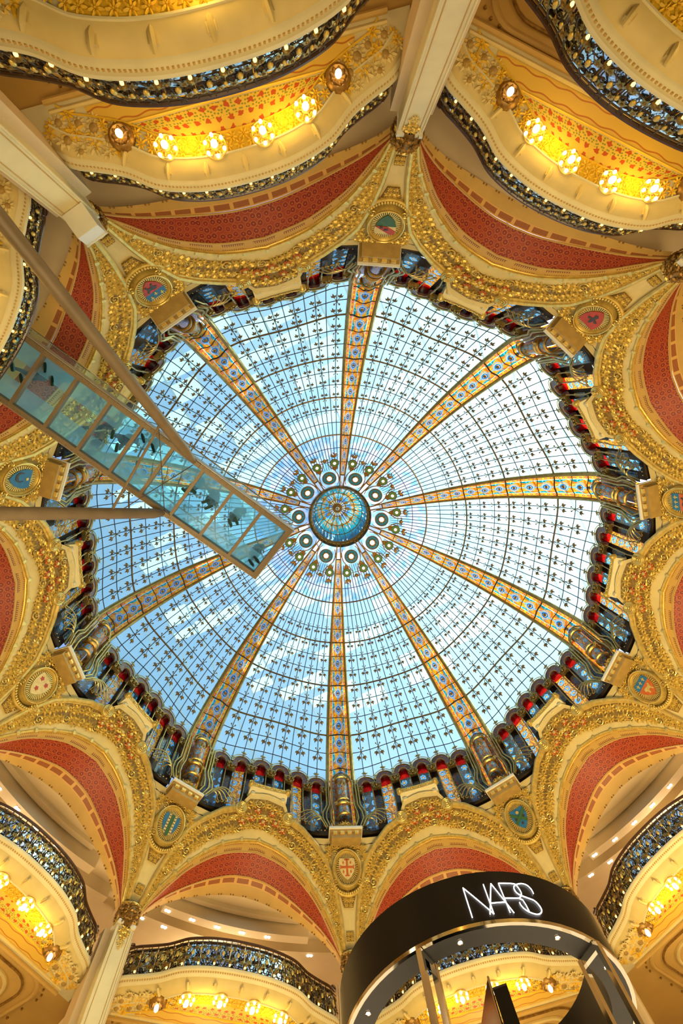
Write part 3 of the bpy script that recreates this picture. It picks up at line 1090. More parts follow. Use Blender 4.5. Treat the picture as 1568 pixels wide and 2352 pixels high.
for i, ph in enumerate(NP):
    arc.inst('arch_hood', ME_HOOD, arc_M(ph, ZC))
    arc.inst('arch_rim', ME_RIM, arc_M(ph, ZC))
    arc.inst('red_vault', ME_VAULT, arc_M(ph, ZC))
    arc.inst('crest', ME_CREST, arc_M(ph, ZC + 0.53, 0.05))
    for nm, z0, z1, mt in (('red_pane', 16.66, 16.98, 'red_glass'), ('tall_pane', 14.80 if abs(ph) > 6 else 15.05, 16.66, ('mosaic_orange', 'mosaic_dark', 'mosaic_dark')[(i * 2 + 1) % 3])):
        mb = MB()
        mb.grid([[pol(r_arc(p) + 0.26, p, z) for p in frange(ph - 1.28, ph + 1.28, 2)] for z in (z0, z1)],
                [[(x + i * 0.37, z) for x in (0, 0.22, 0.44)] for z in (z0, z1)], 0, True)
        arc.part(nm, mb, mt, False)
for i, ph in enumerate(CP):
    arc.inst('capital_block', ME_CAPB, arc_M(ph, 16.50, 0.02))
    if 0 < i < 6:
        arc.inst('crest', ME_CREST, arc_M(ph, ZC + 0.30, 0.02, 0, 0.75))
    mb = MB()
    w = 1.1 if 0 < i < 6 else 0.9
    zl = 14.8 if abs(ph) > 6 else 15.05
    mb.grid([[pol(r_arc(p) + 0.26, p, z) for p in frange(ph - w, ph + w, 2)] for z in (zl, 16.98)],
            [[(x + i * 0.53, z) for x in (0, 0.2, 0.4)] for z in (14.80, 16.98)], 0, True)
    arc.part('pier_panel', mb, 'bronze_shaded', False)
    mb = MB()
    n = 12
    pts = [(-0.15, 0)] + [(0.15 * math.cos(a), 1.02 + 0.15 * math.sin(a)) for a in frange(PI, 0, n)] + [(0.15, 0)]
    b = len(mb.v)
    if abs(ph) < 6:
        pts = [(x, y if y > 0.5 else 0.45) for x, y in pts]
    Mx = arc_M(ph, 15.02, -0.12)
    mb.v += [Mx @ Vector((x, y, 0)) for x, y in pts]
    mb.face(list(range(len(pts)))[::-1], [(x + i * 0.4, y) for x, y in pts][::-1])
    arc.part('drop_pane', mb, ('mosaic_teal', 'mosaic_orange')[i % 2], False)
    for s_ in (-1, 1):
        if (i == 0 and s_ < 0) or (i == 6 and s_ > 0):
            continue
        mb = MB()
        x = ph + s_ * 1.05
        bend = -0.12 * (ph / 14.0)
        pts = [arc_M(x, 16.42, 0.02).translation, arc_M(x, 15.85, 0.04).translation]
        if abs(x) > 5.6:
            pts += [arc_M(x, 15.45, 0.04).translation, arc_M(x - bend * 3, 15.15, 0.08).translation, arc_M(x - bend * 9, 14.75, 0.02).translation]
        else:
            pts += [arc_M(x, 15.45, -0.05).translation]
        mb.tube(pts, 0.024, 6)
        mb.sph(arc_M(x, 15.85, 0.04).translation, 0.04, 6, 4)
        arc.part('colonnette', mb, 'brass')
mb = MB()
mb.grid([[pol(max(r_arc(p) + dr, 9.93 + 0.3 * dr), p, z) for p in frange(-14.6, 14.6, 24)] for dr, z in ((0.26, 14.98), (0.12, 14.98), (0.09, 14.84), (0.16, 14.78), (0.6, 14.72))])
arc.part('sill', mb, 'bronze_shaded')
mb = MB()
mb.grid([[pol(r_arc(p) + dr, p, z) for p in frange(-14.9, 14.9, 24)] for dr, z in ((0.02, 16.93), (0.32, 16.97))])
arc.part('soffit_strip', mb, 'bronze_shaded')
mb = MB()
for p in frange(-13.8, 13.8, 36):
    if abs(p) > 7:
        mb.sph(pol(max(r_arc(p) + 0.09, 9.95), p, 14.91), 0.025, 5, 3)
arc.part('sill_rivets', mb, 'brass', kind='stuff')
for s_ in (-1, 1):
    for n_ in range(5):
        mb = MB()
        p0 = s_ * (13.6 - 0.15 * n_)
        ln = 2.6 + 0.75 * n_
        pts = []
        for q in frange(0, 1, 8):
            pts.append(pol(9.50 - 0.10 * math.sin(PI * q), p0 - s_ * ln * q, 14.62 + 0.09 * n_ + 0.24 * math.sin(PI * q * 0.9)))
        e = pts[-1]
        Mx = rad_M(p0 - s_ * ln, 9.50, e.z - 0.05)
        pts += [Mx @ Vector((s_ * -0.05 * math.sin(a), 0.05 * math.cos(a), 0.0)) for a in frange(0.5, 4.6, 7)]
        mb.tube(pts, 0.02, 5)
        arc.part('whisker_scroll', mb, 'brass')
for k in range(10):
    arc.place('stained_glass_arcade', k + 0.5, category='arcade', group='small arcades around the dome foot',
              label='row of six red-glazed bronze arches between the %s' % bay_of(k + 0.5))

# ------------------------------------------------------------------ lantern at the crown of the dome
lan = Spec((0, 0, 24.3))
LR = 1.47
mb = MB()
mb.add(revolve([(1.62, 24.06), (1.66, 24.2), (1.55, 24.34), (1.47, 24.40), (1.43, 24.52), (1.46, 24.6)], 60))
lan.part('ring', mb, 'gold_dark')
for i in range(40):
    q = MB()
    for a in (50, 90, 130):
        leaflet(q, R(a), 0.14, 0.04, 0.05)
    mb = MB()
    mb.add(q, rad_M(9 * i, 1.53, 24.22))
    lan.part('ring_leaf', mb, 'gold', False)
for i in range(20):
    mb = MB()
    P, UV = [], []
    for jn in range(9):
        a = PI / 2 * jn / 8.6
        r, z = LR * math.cos(a), 24.5 + 2.0 * math.sin(a)
        P.append([pol(r, 18 * i + 18 * q / 2, z) for q in range(3)])
        UV.append([(i * 0.31 + q / 2 * 0.6, jn / 8) for q in range(3)])
    mb.grid(P, UV)
    lan.part('gore_pane', mb, 'lantern_glass')
    mb = MB()
    mb.tube([pol(LR * math.cos(PI / 2 * jn / 8.6) - 0.02, 18 * i, 24.5 + 2.0 * math.sin(PI / 2 * jn / 8.6)) for jn in range(9)], 0.02, 4)
    lan.part('gore_rib', mb, 'gold_dark')
for fr in (0.3, 0.55, 0.78):
    mb = MB()
    a = PI / 2 * fr
    mb.tube([pol(LR * math.cos(a) - 0.02, p, 24.5 + 2.0 * math.sin(a)) for p in frange(0, 360, 40)][:-1], 0.022, 4, closed=True)
    lan.part('ring_bar', mb, 'gold_dark')
for i in range(10):
    mb = MB()
    q = MB()
    leaflet(q, R(90), 0.55, 0.10, 0.04)
    leaflet(q, R(-90), 0.35, 0.10, 0.04)
    a = PI / 2 * 0.62
    for d in (0,):
        mb.add(q, rad_M(36 * i + 18, LR * math.cos(a) - 0.03, 24.5 + 2.0 * math.sin(a)) @ Matrix.Rotation(R(52), 4, 'X'))
    lan.part('star_ray', mb, 'gold', False)
mb = MB()
mb.lathe([(0.26, 26.50), (0.28, 26.42), (0.2, 26.36), (0.15, 26.30), (0, 26.26)], None, 14)
lan.part('knob_cup', mb, 'gold_dark')
mb = MB()
mb.sph((0, 0, 26.27), 0.12, 12, 8)
lan.part('knob', mb, 'chrome')


def disc_ring(r0, r1, z, n=20):
    m_ = MB()
    m_.lathe([(r0, z), (r1, z)], None, n)
    return m_


solid('rosette_green', (0.10, 0.42, 0.14), 0, 0.3, 0.5, 30.0)
solid('rosette_blue', (0.03, 0.30, 0.55), 0, 0.3, 0.5, 22.0)


def mk_rosette(kind):
    big = kind == 'blue'
    R0 = 1.0
    parts = []
    mb = MB()
    mb.lathe([(R0, -0.08), (R0, 0.10), (0.94, 0.16), (0.86, 0.10), (0.86, 0.02)], None, 22)
    mb.lathe([(0.52, 0.02), (0.50, 0.16), (0.42, 0.20), (0.36, 0.12)], None, 16)
    if big:
        for i in range(8):
            leaflet(mb, 2 * PI * i / 8, 0.80, 0.13, 0.2)
    else:
        for i in range(12):
            mb.sph((0.70 * math.cos(2 * PI * i / 12), 0.70 * math.sin(2 * PI * i / 12), 0.08), 0.07, 5, 3)
    parts.append(('frame', mb.mesh(kind + '_rosette_frame', 'gold_dark')))
    mb = MB()
    mb.lathe([(0.9, 0.03), (0.4, 0.05)], None, 22)
    parts.append(('glass_disc', mb.mesh(kind + '_disc', 'rosette_' + kind)))
    mb = MB()
    mb.lathe([(0.36, 0.10), (0.30, 0.24), (0.16, 0.32), (0, 0.34)], None, 14)
    parts.append(('bulb', mb.mesh(kind + '_bulb', 'bulb_soft')))
    return parts


ROS = {'green': mk_rosette('green'), 'blue': mk_rosette('blue')}
E_ID = Matrix.Identity(4)
mb = MB()      # curled leaf plume outside each green rosette
mb.tube([(0, 0, 0), (0.03, 0.10, 0.02), (-0.02, 0.2, 0.02)], 0.018, 4)
for s_ in (-1, 1):
    mb.tube([Vector((s_ * 0.06, 0.1, 0.02)) + p * 0.07 for p in spiral_pts(1.2, 1, 0.2, 10, 0, s_)], 0.011, 4)
    leaflet(mb, R(90 - s_ * 30), 0.2, 0.05, 0.05)
ME_PLUME = mb.mesh('plume', 'gold_dark')
mb = MB()      # keyhole shaped bronze surround of a green rosette
pts = []
for a in frange(R(-50), R(230), 18):
    pts.append((0.23 * math.cos(a), 0.23 * math.sin(a)))
pts += [(-0.10, -0.34), (0, -0.46), (0.10, -0.34)]
mb.prism(pts, E_ID, -0.03, 0.0)
ME_KEYHOLE = mb.mesh('rosette_surround', 'gold_dark', False)


def t_of_r(r):
    best = min((abs(cubic(PROF, t)[0] - r), t) for t in frange(-4, 0, 80))
    return best[1]


for i in range(20):
    ph = 18 * i + (9 if i % 2 == 0 else 9)
    ph = 36 * (i // 2) + (9 if i % 2 == 0 else 27)
    Mx = dome_M(ph, t_of_r(2.92), 0.10, 1.0, False) @ Matrix.Rotation(PI, 4, 'Z')
    lan.inst('rosette_surround', ME_KEYHOLE, Mx @ Matrix.Rotation(0, 4, 'Z'))
    f = lan.inst('green_rosette', ROS['green'][0][1], Mx @ Matrix.Scale(0.22, 4))
    for nm, me in ROS['green'][1:]:
        f[3].append([nm, me, Matrix.Identity(4), [], {}])
    lan.inst('plume', ME_PLUME, dome_M(ph, t_of_r(3.18), 0.08, 1.5, False) @ Matrix.Rotation(PI, 4, 'Z'))
for i in range(10):
    ph = 36 * i + 18
    Mx = dome_M(ph, t_of_r(2.2), 0.12, 1.0, False)
    f = lan.inst('blue_rosette', ROS['blue'][0][1], Mx @ Matrix.Scale(0.36, 4))
    for nm, me in ROS['blue'][1:]:
        f[3].append([nm, me, Matrix.Identity(4), [], {}])
    mb = MB()
    for s_ in (-1, 1):
        pts = [dome(ph + s_ * d, t_of_r(r), 0.09, False) for d, r in ((15, 1.9), (13.5, 2.1), (11.5, 2.35), (8.5, 2.55), (4.0, 2.75), (2.4, 2.95), (3.5, 3.15))]
        mb.tube(pts, 0.028, 5)
        pts = [dome(ph + s_ * d, t_of_r(r), 0.09, False) for d, r in ((11, 1.75), (13.2, 1.95), (12.6, 2.3))]
        mb.tube(pts, 0.02, 5)
    lan.part('scroll_tracery', mb, 'gold_dark')
    mb = MB()
    P = [[dome(ph - d, t_of_r(r), 0.05, False), dome(ph + d, t_of_r(r), 0.05, False)] for d, r in ((8.5, 2.5), (5.0, 2.62), (3.0, 2.8), (2.2, 3.0), (3.2, 3.15))]
    mb.grid(P)
    lan.part('lily_pane', mb, 'dome_glass', False)
    mb = MB()
    Mx = dome_M(ph, t_of_r(3.12), 0.1, 1.0, False)
    mb.lathe([(0.10, 0), (0.10, 0.06), (0.05, 0.10), (0, 0.10)], Mx, 10)
    for s_ in (-1, 1):
        mb.tube([Mx @ Vector((s_ * x, y, 0.03)) for x, y in ((0.08, 0.0), (0.16, -0.06), (0.19, 0.0))], 0.024, 4)
    lan.part('bell_finial', mb, 'gold_dark')
root = link('lantern_cupola', None, None, Matrix.Translation(lan.base), label='small blue-green stained glass lantern with rosettes at the dome crown', category='lantern')
root.empty_display_size = 0.1
for nm, me, Mx, subs, pr in lan.parts:
    o = link(nm, me, root, Mx, **pr)
    for sn, sm, sx, _, spr in subs:
        link(sn, sm, o, sx, **spr)

# ------------------------------------------------------------------ arch walls with gilded foliage
TB = [(0, 0, 14.17), (.15, 3.5, 14.06), (.3, 7, 13.8), (.45, 10, 13.38), (.6, 12.3, 12.95), (.75, 14, 12.5), (.9, 15.6, 11.98), (1, 16.45, 11.5)]
TA = [(0, 0, 15.42), (.12, 4.5, 15.36), (.165, 5.2, 15.02), (.18, 5.7, 14.94), (.3, 8.8, 14.76), (.45, 12.0, 14.30), (.6, 14.1, 13.85), (.75, 15.6, 13.15), (.9, 16.5, 12.4), (1, 17.0, 11.6)]
TC = [(0, 0, 10.21, 13.87), (.15, 3.3, 10.25, 13.77), (.3, 6.6, 10.32, 13.55), (.45, 9.5, 10.45, 13.2), (.6, 11.8, 10.58, 12.8), (.75, 13.5, 10.72, 12.38), (.9, 15.3, 10.93, 11.85), (1, 16.4, 11.03, 11.45)]
TD = [(0, 0, 10.82, 13.48), (.15, 3, 10.83, 13.41), (.3, 5.8, 10.86, 13.2), (.45, 8.5, 10.91, 12.92), (.6, 11, 10.96, 12.58), (.75, 13.2, 11.01, 12.22), (.9, 15.2, 11.07, 11.78), (1, 16.4, 11.1, 11.42)]
TE = [(0, 0, 11.24, 13.12), (.15, 2.8, 11.24, 13.06), (.3, 5.4, 11.24, 12.92), (.45, 8, 11.24, 12.72), (.6, 10.6, 11.24, 12.46), (.75, 13, 11.24, 12.12), (.9, 15.1, 11.24, 11.72), (1, 16.3, 11.24, 11.36)]


def sg(x):
    return -1 if x < 0 else 1


def Bp(s):
    p, z = cubic(TB, abs(s))
    return sg(s) * p, z


def Ap(s):
    p, z = interp(TA, abs(s))
    return sg(s) * p, z


def face_pt(s, v):
    b, a = Bp(s), Ap(s)
    return b[0] + (a[0] - b[0]) * v, b[1] + (a[1] - b[1]) * v


def c3(tab, s):
    p, r, z = cubic(tab, abs(s))
    return pol(r, sg(s) * p, z)


def cone_pt(ph, z, off=0.0):
    return cone_M(ph, z, off).translation


def BEp(s):
    p, z = Bp(s)
    return cone_pt(p, z)


SS = frange(-1, 1, 56)
wall = Spec(pol(rc(11.4), 0, 11.4))
mb = MB()
mb.grid([[cone_pt(*face_pt(s, v), 0.02) for s in SS] for v in frange(0, 1, 5)])
mb.grid([[cone_pt(*face_pt(s, 1), 0.02) for s in SS], [cone_pt(*face_pt(s, 1), -0.25) for s in SS]])
wall.part('face', mb, 'cream')
# pendentive field on either side, up to the rib line
for s_ in (-1, 1):
    mb = MB()
    P = []
    for q in frange(0, 1, 18):
        z = 11.38 + (14.55 - 11.38) * q
        lo = 18.0
        cand = [Ap(s)[0] for s in frange(0.16, 1, 60) if abs(Ap(s)[1] - z) < 0.06]
        a0 = min(cand) if cand else (17.0 if z < 11.6 else 10.5)
        P.append([cone_pt(s_ * (a0 - 0.1 + (18.0 - a0 + 0.1) * i / 4), z, -0.03) for i in range(5)])
    mb.grid(P, None, 0, s_ < 0)
    wall.part('pendentive_field', mb, 'cream')


def soffit(name, f0, f1, mat, n=3):
    mb = MB()
    us = [0.0]
    for a, b in zip(SS, SS[1:]):
        us.append(us[-1] + ((f0(b) + f1(b)) / 2 - (f0(a) + f1(a)) / 2).length)
    mid = us[len(us) // 2]
    P, UV = [], []
    for q in range(n + 1):
        v = q / n
        P.append([f0(s).lerp(f1(s), v) for s in SS])
        UV.append([(u - mid + 0.43, v * (1.0 if 'roses' not in mat else 0.77)) for u in us])
    mb.grid(P, UV, 0, True)
    wall.part(name, mb, mat)


soffit('comb_band', BEp, lambda s: c3(TC, s), 'soffit_dentil')
soffit('rose_band', lambda s: c3(TC, s), lambda s: c3(TD, s), 'soffit_roses')
soffit('stencil_band', lambda s: c3(TD, s).lerp(c3(TE, s), 0.06), lambda s: c3(TD, s).lerp(c3(TE, s), 0.42), 'soffit_stencil')
soffit('plain_band', lambda s: c3(TD, s).lerp(c3(TE, s), 0.42), lambda s: c3(TE, s), 'tan')
for nm, f, r, mt in (('bead_moulding', lambda s: cone_pt(*Bp(s), 0.03), 0.042, 'gold'), ('inner_bead', lambda s: BEp(s).lerp(c3(TC, s), 0.12) - Vector((0, 0, 0.01)), 0.022, 'gold'),
                     ('rose_fillet', lambda s: c3(TC, s) - Vector((0, 0, 0.012)), 0.020, 'tan'), ('stencil_fillet', lambda s: c3(TD, s) - Vector((0, 0, 0.012)), 0.024, 'tan')):
    mb = MB()
    mb.tube([f(s) for s in SS], r, 5)
    wall.part(nm, mb, mt)
# little clasps along the bead moulding
mb = MB()
mb.box((0, 0, 0), (0.16, 0.10, 0.07))
mb.box((0, 0, 0.03), (0.10, 0.14, 0.05))
ME_CLASP = mb.mesh('clasp', 'gold_bright', False)
for s in (-.86, -.72, -.58, -.44, -.3, -.15, 0, .15, .3, .44, .58, .72, .86):
    p, z = Bp(s)
    p2, z2 = Bp(s + 0.02)
    rot = math.atan2(z2 - z, (p2 - p) * R(1) * 10.3)
    wall.inst('clasp', ME_CLASP, cone_M(p, z, 0.05, rot, 0.75))
# small studs along the plain band
mb = MB()
mb.sph((0, 0, 0), 0.026, 6, 4)
ME_STUD = mb.mesh('stud', 'gold_dark')
for s in frange(-.92, .92, 16):
    for d in (-0.012, 0.012):
        wall.inst('stud', ME_STUD, Matrix.Translation(c3(TE, s + d).lerp(c3(TD, s + d), 0.06) - Vector((0, 0, 0.01))))
# gilded roll moulding with volutes
for s_ in (-1, 1):
    for nm, dv, r, o_, mt in (('roll_moulding', 0.985, 0.105, 0.03, 'gold_bright'), ('roll_fillet', 0.89, 0.035, 0.03, 'gold_bright')):
        mb = MB()
        ss = frange(0.19, 1.0, 30)
        mb.tube([cone_pt(*face_pt(s_ * s, dv), o_) for s in ss], [r * (1 - 0.45 * ((s - .19) / .81)) for s in ss], 7)
        wall.part(nm, mb, mt)
    wall.inst('volute', ME_VOLUTE, cone_M(s_ * 5.35, 14.90, 0.07) @ Matrix.Diagonal((s_ * 0.215, 0.215, 0.2, 1)))
# foliage ground and foliage
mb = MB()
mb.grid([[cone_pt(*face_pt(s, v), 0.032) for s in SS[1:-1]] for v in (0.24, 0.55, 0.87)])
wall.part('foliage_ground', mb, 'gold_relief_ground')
rnd = random.Random(3)


def put(me, nm, s, v, sz, off=0.03):
    p, z = face_pt(s, v)
    p2, z2 = face_pt(s + 0.01, v)
    rot = math.atan2(z2 - z, (p2 - p) * R(1) * 10.3)
    wall.inst(nm, me, cone_M(p, z, off, rot + rnd.uniform(0, 2 * PI), sz))


def bandw(s):
    return (cone_pt(*face_pt(s, 0.3)) - cone_pt(*face_pt(s, 0.86))).length


s = -0.985
k = 0
while s < 0.985:
    w = bandw(s)
    sz = max(0.11, min(0.20, 0.40 * w))
    rows = (0.36, 0.70) if w < 0.62 else ((0.31, 0.52, 0.75) if w < 0.9 else (0.28, 0.45, 0.63, 0.81))
    for n_, v in enumerate(rows):
        q = (k + n_) % 5
        me, nm = (ME_LEAF, 'gilded_leaf') if q not in (2,) else ((ME_SCROLL, 'scroll_ornament') if n_ % 2 == 0 else (ME_FLOWER, 'gilded_flower'))
        put(me, nm, s + rnd.uniform(-.006, .006), v + rnd.uniform(-.02, .02), sz * rnd.uniform(0.92, 1.12) * (0.72 if q == 2 else 1.0))
    k += 1
    s += 0.62 * sz * 2 / 5.6
for s, v in ((-.09, .45), (0.0, .38), (.09, .45), (-.05, .62), (.05, .62), (.16, .5), (-.16, .5)):
    put(ME_FLOWER_R, 'red_flower', s, v, 0.15, 0.07)
# keystone cornice over the crown
mb = MB()
AR = frange(-4.5, 4.5, 14)
prof = [(9.56, 15.40), (9.40, 15.42), (9.30, 15.50), (9.24, 15.56), (9.20, 15.56), (9.20, 15.74), (9.26, 15.76), (9.75, 15.76)]
mb.grid([[pol(r, p, z) for p in AR] for r, z in prof], None, 0, True)
for e in (0, -1):
    b = len(mb.v)
    mb.v += [pol(r, AR[e], z) for r, z in prof]
    mb.face([b + i for i in (range(len(prof)) if e == 0 else reversed(range(len(prof))))])
wall.part('keystone_cornice', mb, 'cream_pale', False)
mb = MB()
mb.grid([[pol(9.185, p, z) for p in AR] for z in (15.57, 15.73)], None, 0, True)
wall.part('vine_frieze', mb, 'gold', False)
mb = MB()
mb.tube([pol(9.17, p, 15.65 + 0.035 * math.sin(p * 3.2)) for p in frange(-4.1, 4.1, 60)], 0.018, 4)
for p in frange(-3.9, 3.9, 16):
    mb.sph(pol(9.17, p, 15.65 - 0.03 * math.sin(p * 3.2)), 0.022, 5, 3)
wall.part('vine_scroll', mb, 'gold_bright')
for s_ in (-1, 1):
    wall.inst('cornice_volute', ME_VOLUTE, rad_M(s_ * 4.5, 9.20, 15.65) @ Matrix.Diagonal((s_ * 0.105, 0.105, 0.2, 1)))
mb = MB()
mb.box((0, 0, 0), (0.16, 0.11, 0.16))
mb.box((0, -0.03, 0.05), (0.11, 0.10, 0.12))
ME_MOD = mb.mesh('modillion', 'cream_pale', False)
for p in (-3.6, -1.2, 1.2, 3.6):
    wall.inst('modillion', ME_MOD, rad_M(p, 9.40, 15.40))
# foliage panels on the pendentive under the medallion (this bay owns the rib line on its right)
mb = MB()
mb.prism([(-0.30, 0.20), (-0.15, -0.26), (0.15, -0.26), (0.30, 0.20)], cone_M(18, 12.86), -0.02, 0.02)
wall.part('panel_ground', mb, 'gold_relief_ground', False)
for x, y, q in ((-.18, .12, .12), (0, .12, .13), (.18, .12, .12), (-.11, -.05, .12), (.11, -.05, .12), (0, -.06, .11), (-.07, -.2, .09), (.07, -.2, .09)):
    wall.inst('gilded_leaf', ME_LEAF, cone_M(18, 12.86, 0.02) @ Matrix.Translation((x, y, 0)) @ Matrix.Rotation(rnd.uniform(0, 6.28), 4, 'Z') @ Matrix.Scale(q, 4))
mb = MB()
mb.box((0, 0, 0), (0.23, 0.23, 0.04))
mb2 = MB()
mb2.add(mb, cone_M(18, 11.92))
wall.part('panel_ground', mb2, 'gold_relief_ground', False)
for x, y in ((-.06, .06), (.06, .06), (-.06, -.06), (.06, -.06)):
    wall.inst('gilded_leaf', ME_LEAF, cone_M(18, 11.92, 0.02) @ Matrix.Translation((x, y, 0)) @ Matrix.Rotation(rnd.uniform(0, 6.28), 4, 'Z') @ Matrix.Scale(0.085, 4))
mb = MB()
for i in range(9):
    mb.box((-0.10 + 0.025 * i, 0, 0), (0.014, 0.05, 0.03))
mb2 = MB()
mb2.add(mb, cone_M(18, 11.62))
wall.part('comb_panel', mb2, 'gold_dark', False)
for k in range(10):
    wall.place('wall_arch', k + 0.5, kind='structure', category='arch wall', label='gilded arch with rose-painted soffit between the %s' % bay_of(k + 0.5))

# ------------------------------------------------------------------ heraldic medallions
med = Spec(cone_pt(0, 13.0))
MZ = 13.62
MM = cone_M(0, MZ, 0.10)
OX, OY = 0.52, 0.60


def oval(rx, ry, z, n=40, M=MM):
    return [M @ Vector((rx * math.cos(2 * PI * i / n), ry * math.sin(2 * PI * i / n), z)) for i in range(n + 1)]


mb = MB()
mb.grid([oval(OX + .02, OY + .02, -0.16), oval(OX, OY, 0.0), oval(OX - .03, OY - .03, 0.07), oval(OX - .09, OY - .09, 0.09), oval(OX - .13, OY - .13, 0.04), oval(OX - .15, OY - .15, -0.02)], None, 0, True)
med.part('oval_frame', mb, 'gold')
mb = MB()
mb.tube(oval(OX - .05, OY - .05, 0.10)[:-1], 0.022, 5, closed=True)
med.part('frame_roll', mb, 'gold_bright')
mb = MB()
mb.grid([[MM @ Vector((0, 0, 0))] * 41, oval(OX - .14, OY - .14, 0.0)], None, 0, True)
med.part('back_plate', mb, 'gold_dark')
for i in range(40):
    a = 2 * PI * i / 40
    mb = MB()
    c0 = Vector((0.20 * math.cos(a), 0.25 * math.sin(a), 0.012))
    c1 = Vector((0.375 * math.cos(a), 0.455 * math.sin(a), 0.012))
    d = (c1 - c0).normalized()
    mb.box((c0 + c1) / 2, ((c1 - c0).length, 0.026, 0.03), (d, Vector((-d.y, d.x, 0)), Vector((0, 0, 1))))
    m2 = MB()
    m2.add(mb, MM)
    med.part('sunray', m2, 'gold_bright', False)
for sx in (-1, 1):
    for sy in (-1, 1):
        med.inst('scroll_ornament', ME_SCROLL, MM @ Matrix.Translation((sx * 0.40, sy * 0.43, 0.05)) @ Matrix.Diagonal((sx * 0.11, 0.11, 0.16, 1)))
mb = MB()
for i in range(17):
    a = R(215 + 110 * i / 16)
    mb.sph(MM @ Vector((0.60 * math.cos(a), 0.72 * math.sin(a), 0.0)), 0.040, 7, 5)
med.part('bead_swag', mb, 'gold_bright')
mb = MB()
mb.tube([MM @ Vector((0.64 * math.cos(R(a)), 0.77 * math.sin(R(a)), -0.05)) for a in frange(205, 335, 16)], 0.05, 6)
med.part('swag_moulding', mb, 'gold')
for x, y, q in ((-.58, .5, .17), (.58, .5, .17), (-.62, .28, .13), (.62, .28, .13), (-.35, .66, .14), (.35, .66, .14), (0, .70, .15), (-.66, .66, .13), (.66, .66, .13), (-.52, .66, .15), (.52, .66, .15), (-.18, .72, .13), (.18, .72, .13), (-.66, .42, .14), (.66, .42, .14), (-.60, -.05, .09), (.60, -.05, .09)):
    med.inst('gilded_leaf', ME_LEAF, MM @ Matrix.Translation((x, y, -0.02)) @ Matrix.Rotation(rnd.uniform(0, 6.28), 4, 'Z') @ Matrix.Scale(q, 4))
# projecting cornice block above the medallion
BX = rad_M(0, 9.72, 14.42)
mb = MB()
mb.box((0, -0.06, -0.02), (1.06, 0.24, 0.36))
mb.box((0, 0.07, 0.0), (1.16, 0.06, 0.46))
m2 = MB()
m2.add(mb, BX)
med.part('cornice_block', m2, 'ochre', False)
mb = MB()
mb.box((0, 0.135, 0.02), (1.22, 0.07, 0.56))
m2 = MB()
m2.add(mb, BX)
med.part('cornice_slab', m2, 'white_plaster', False)
for i in range(4):
    mb = MB()
    mb.box((-0.39 + 0.26 * i, 0.0, 0.18), (0.15, 0.09, 0.10))
    m2 = MB()
    m2.add(mb, BX)
    med.part('dentil', m2, 'gold_bright', False)
for x, y, q in ((-.2, .27, .17), (0, .33, .2), (.2, .27, .17), (-.38, .22, .12), (.38, .22, .12)):
    med.inst('gilded_leaf', ME_LEAF, BX @ Matrix.Translation((x, y, 0.20)) @ Matrix.Rotation(rnd.uniform(-.6, .6), 4, 'Z') @ Matrix.Scale(q, 4))

SHO = [(-0.20, 0.24), (0.20, 0.24), (0.22, 0.12), (0.21, 0.0), (0.165, -0.12), (0.09, -0.22), (0, -0.29), (-0.09, -0.22), (-0.165, -0.12), (-0.21, 0.0), (-0.22, 0.12)]


def clip(poly, a, b, c):
    """keep a*x+b*y<=c"""
    out = []
    for i, p in enumerate(poly):
        q = poly[(i + 1) % len(poly)]
        dp, dq = a * p[0] + b * p[1] - c, a * q[0] + b * q[1] - c
        if dp <= 0:
            out.append(p)
        if dp * dq < 0:
            t = dp / (dp - dq)
            out.append((p[0] + (q[0] - p[0]) * t, p[1] + (q[1] - p[1]) * t))
    return out


def star(cx, cy, r, n=5, r2=0.5, a0=90):
    return [(cx + (r if i % 2 == 0 else r * r2) * math.cos(R(a0 + 180 * i / n)), cy + (r if i % 2 == 0 else r * r2) * math.sin(R(a0 + 180 * i / n))) for i in range(2 * n)]


def rectp(x0, y0, x1, y1):
    return [(x0, y0), (x1, y0), (x1, y1), (x0, y1)]


def fleur(cx, cy, s):
    return [(cx + s * x, cy + s * y) for x, y in ((0, 1), (.25, .5), (.2, .1), (.6, .45), (.85, .1), (.5, -.05), (.2, -.2), (.3, -.8), (0, -1), (-.3, -.8), (-.2, -.2), (-.5, -.05), (-.85, .1), (-.6, .45), (-.2, .1), (-.25, .5))]


def beast(cx, cy, s):
    return [(cx + s * x, cy + s * y) for x, y in ((-.9, .1), (-.7, .55), (-.3, .6), (.1, .4), (.5, .45), (.75, .8), (1, .6), (.8, .2), (.7, -.1), (.9, -.7), (.6, -.75), (.45, -.25), (0, -.2), (-.2, -.75), (-.5, -.8), (-.45, -.2), (-.7, 0))]


def cross(cx, cy, w, h, t):
    return [rectp(cx - t, cy - h, cx + t, cy + h), rectp(cx - w, cy - t, cx - t, cy + t), rectp(cx + t, cy - t, cx + w, cy + t)]


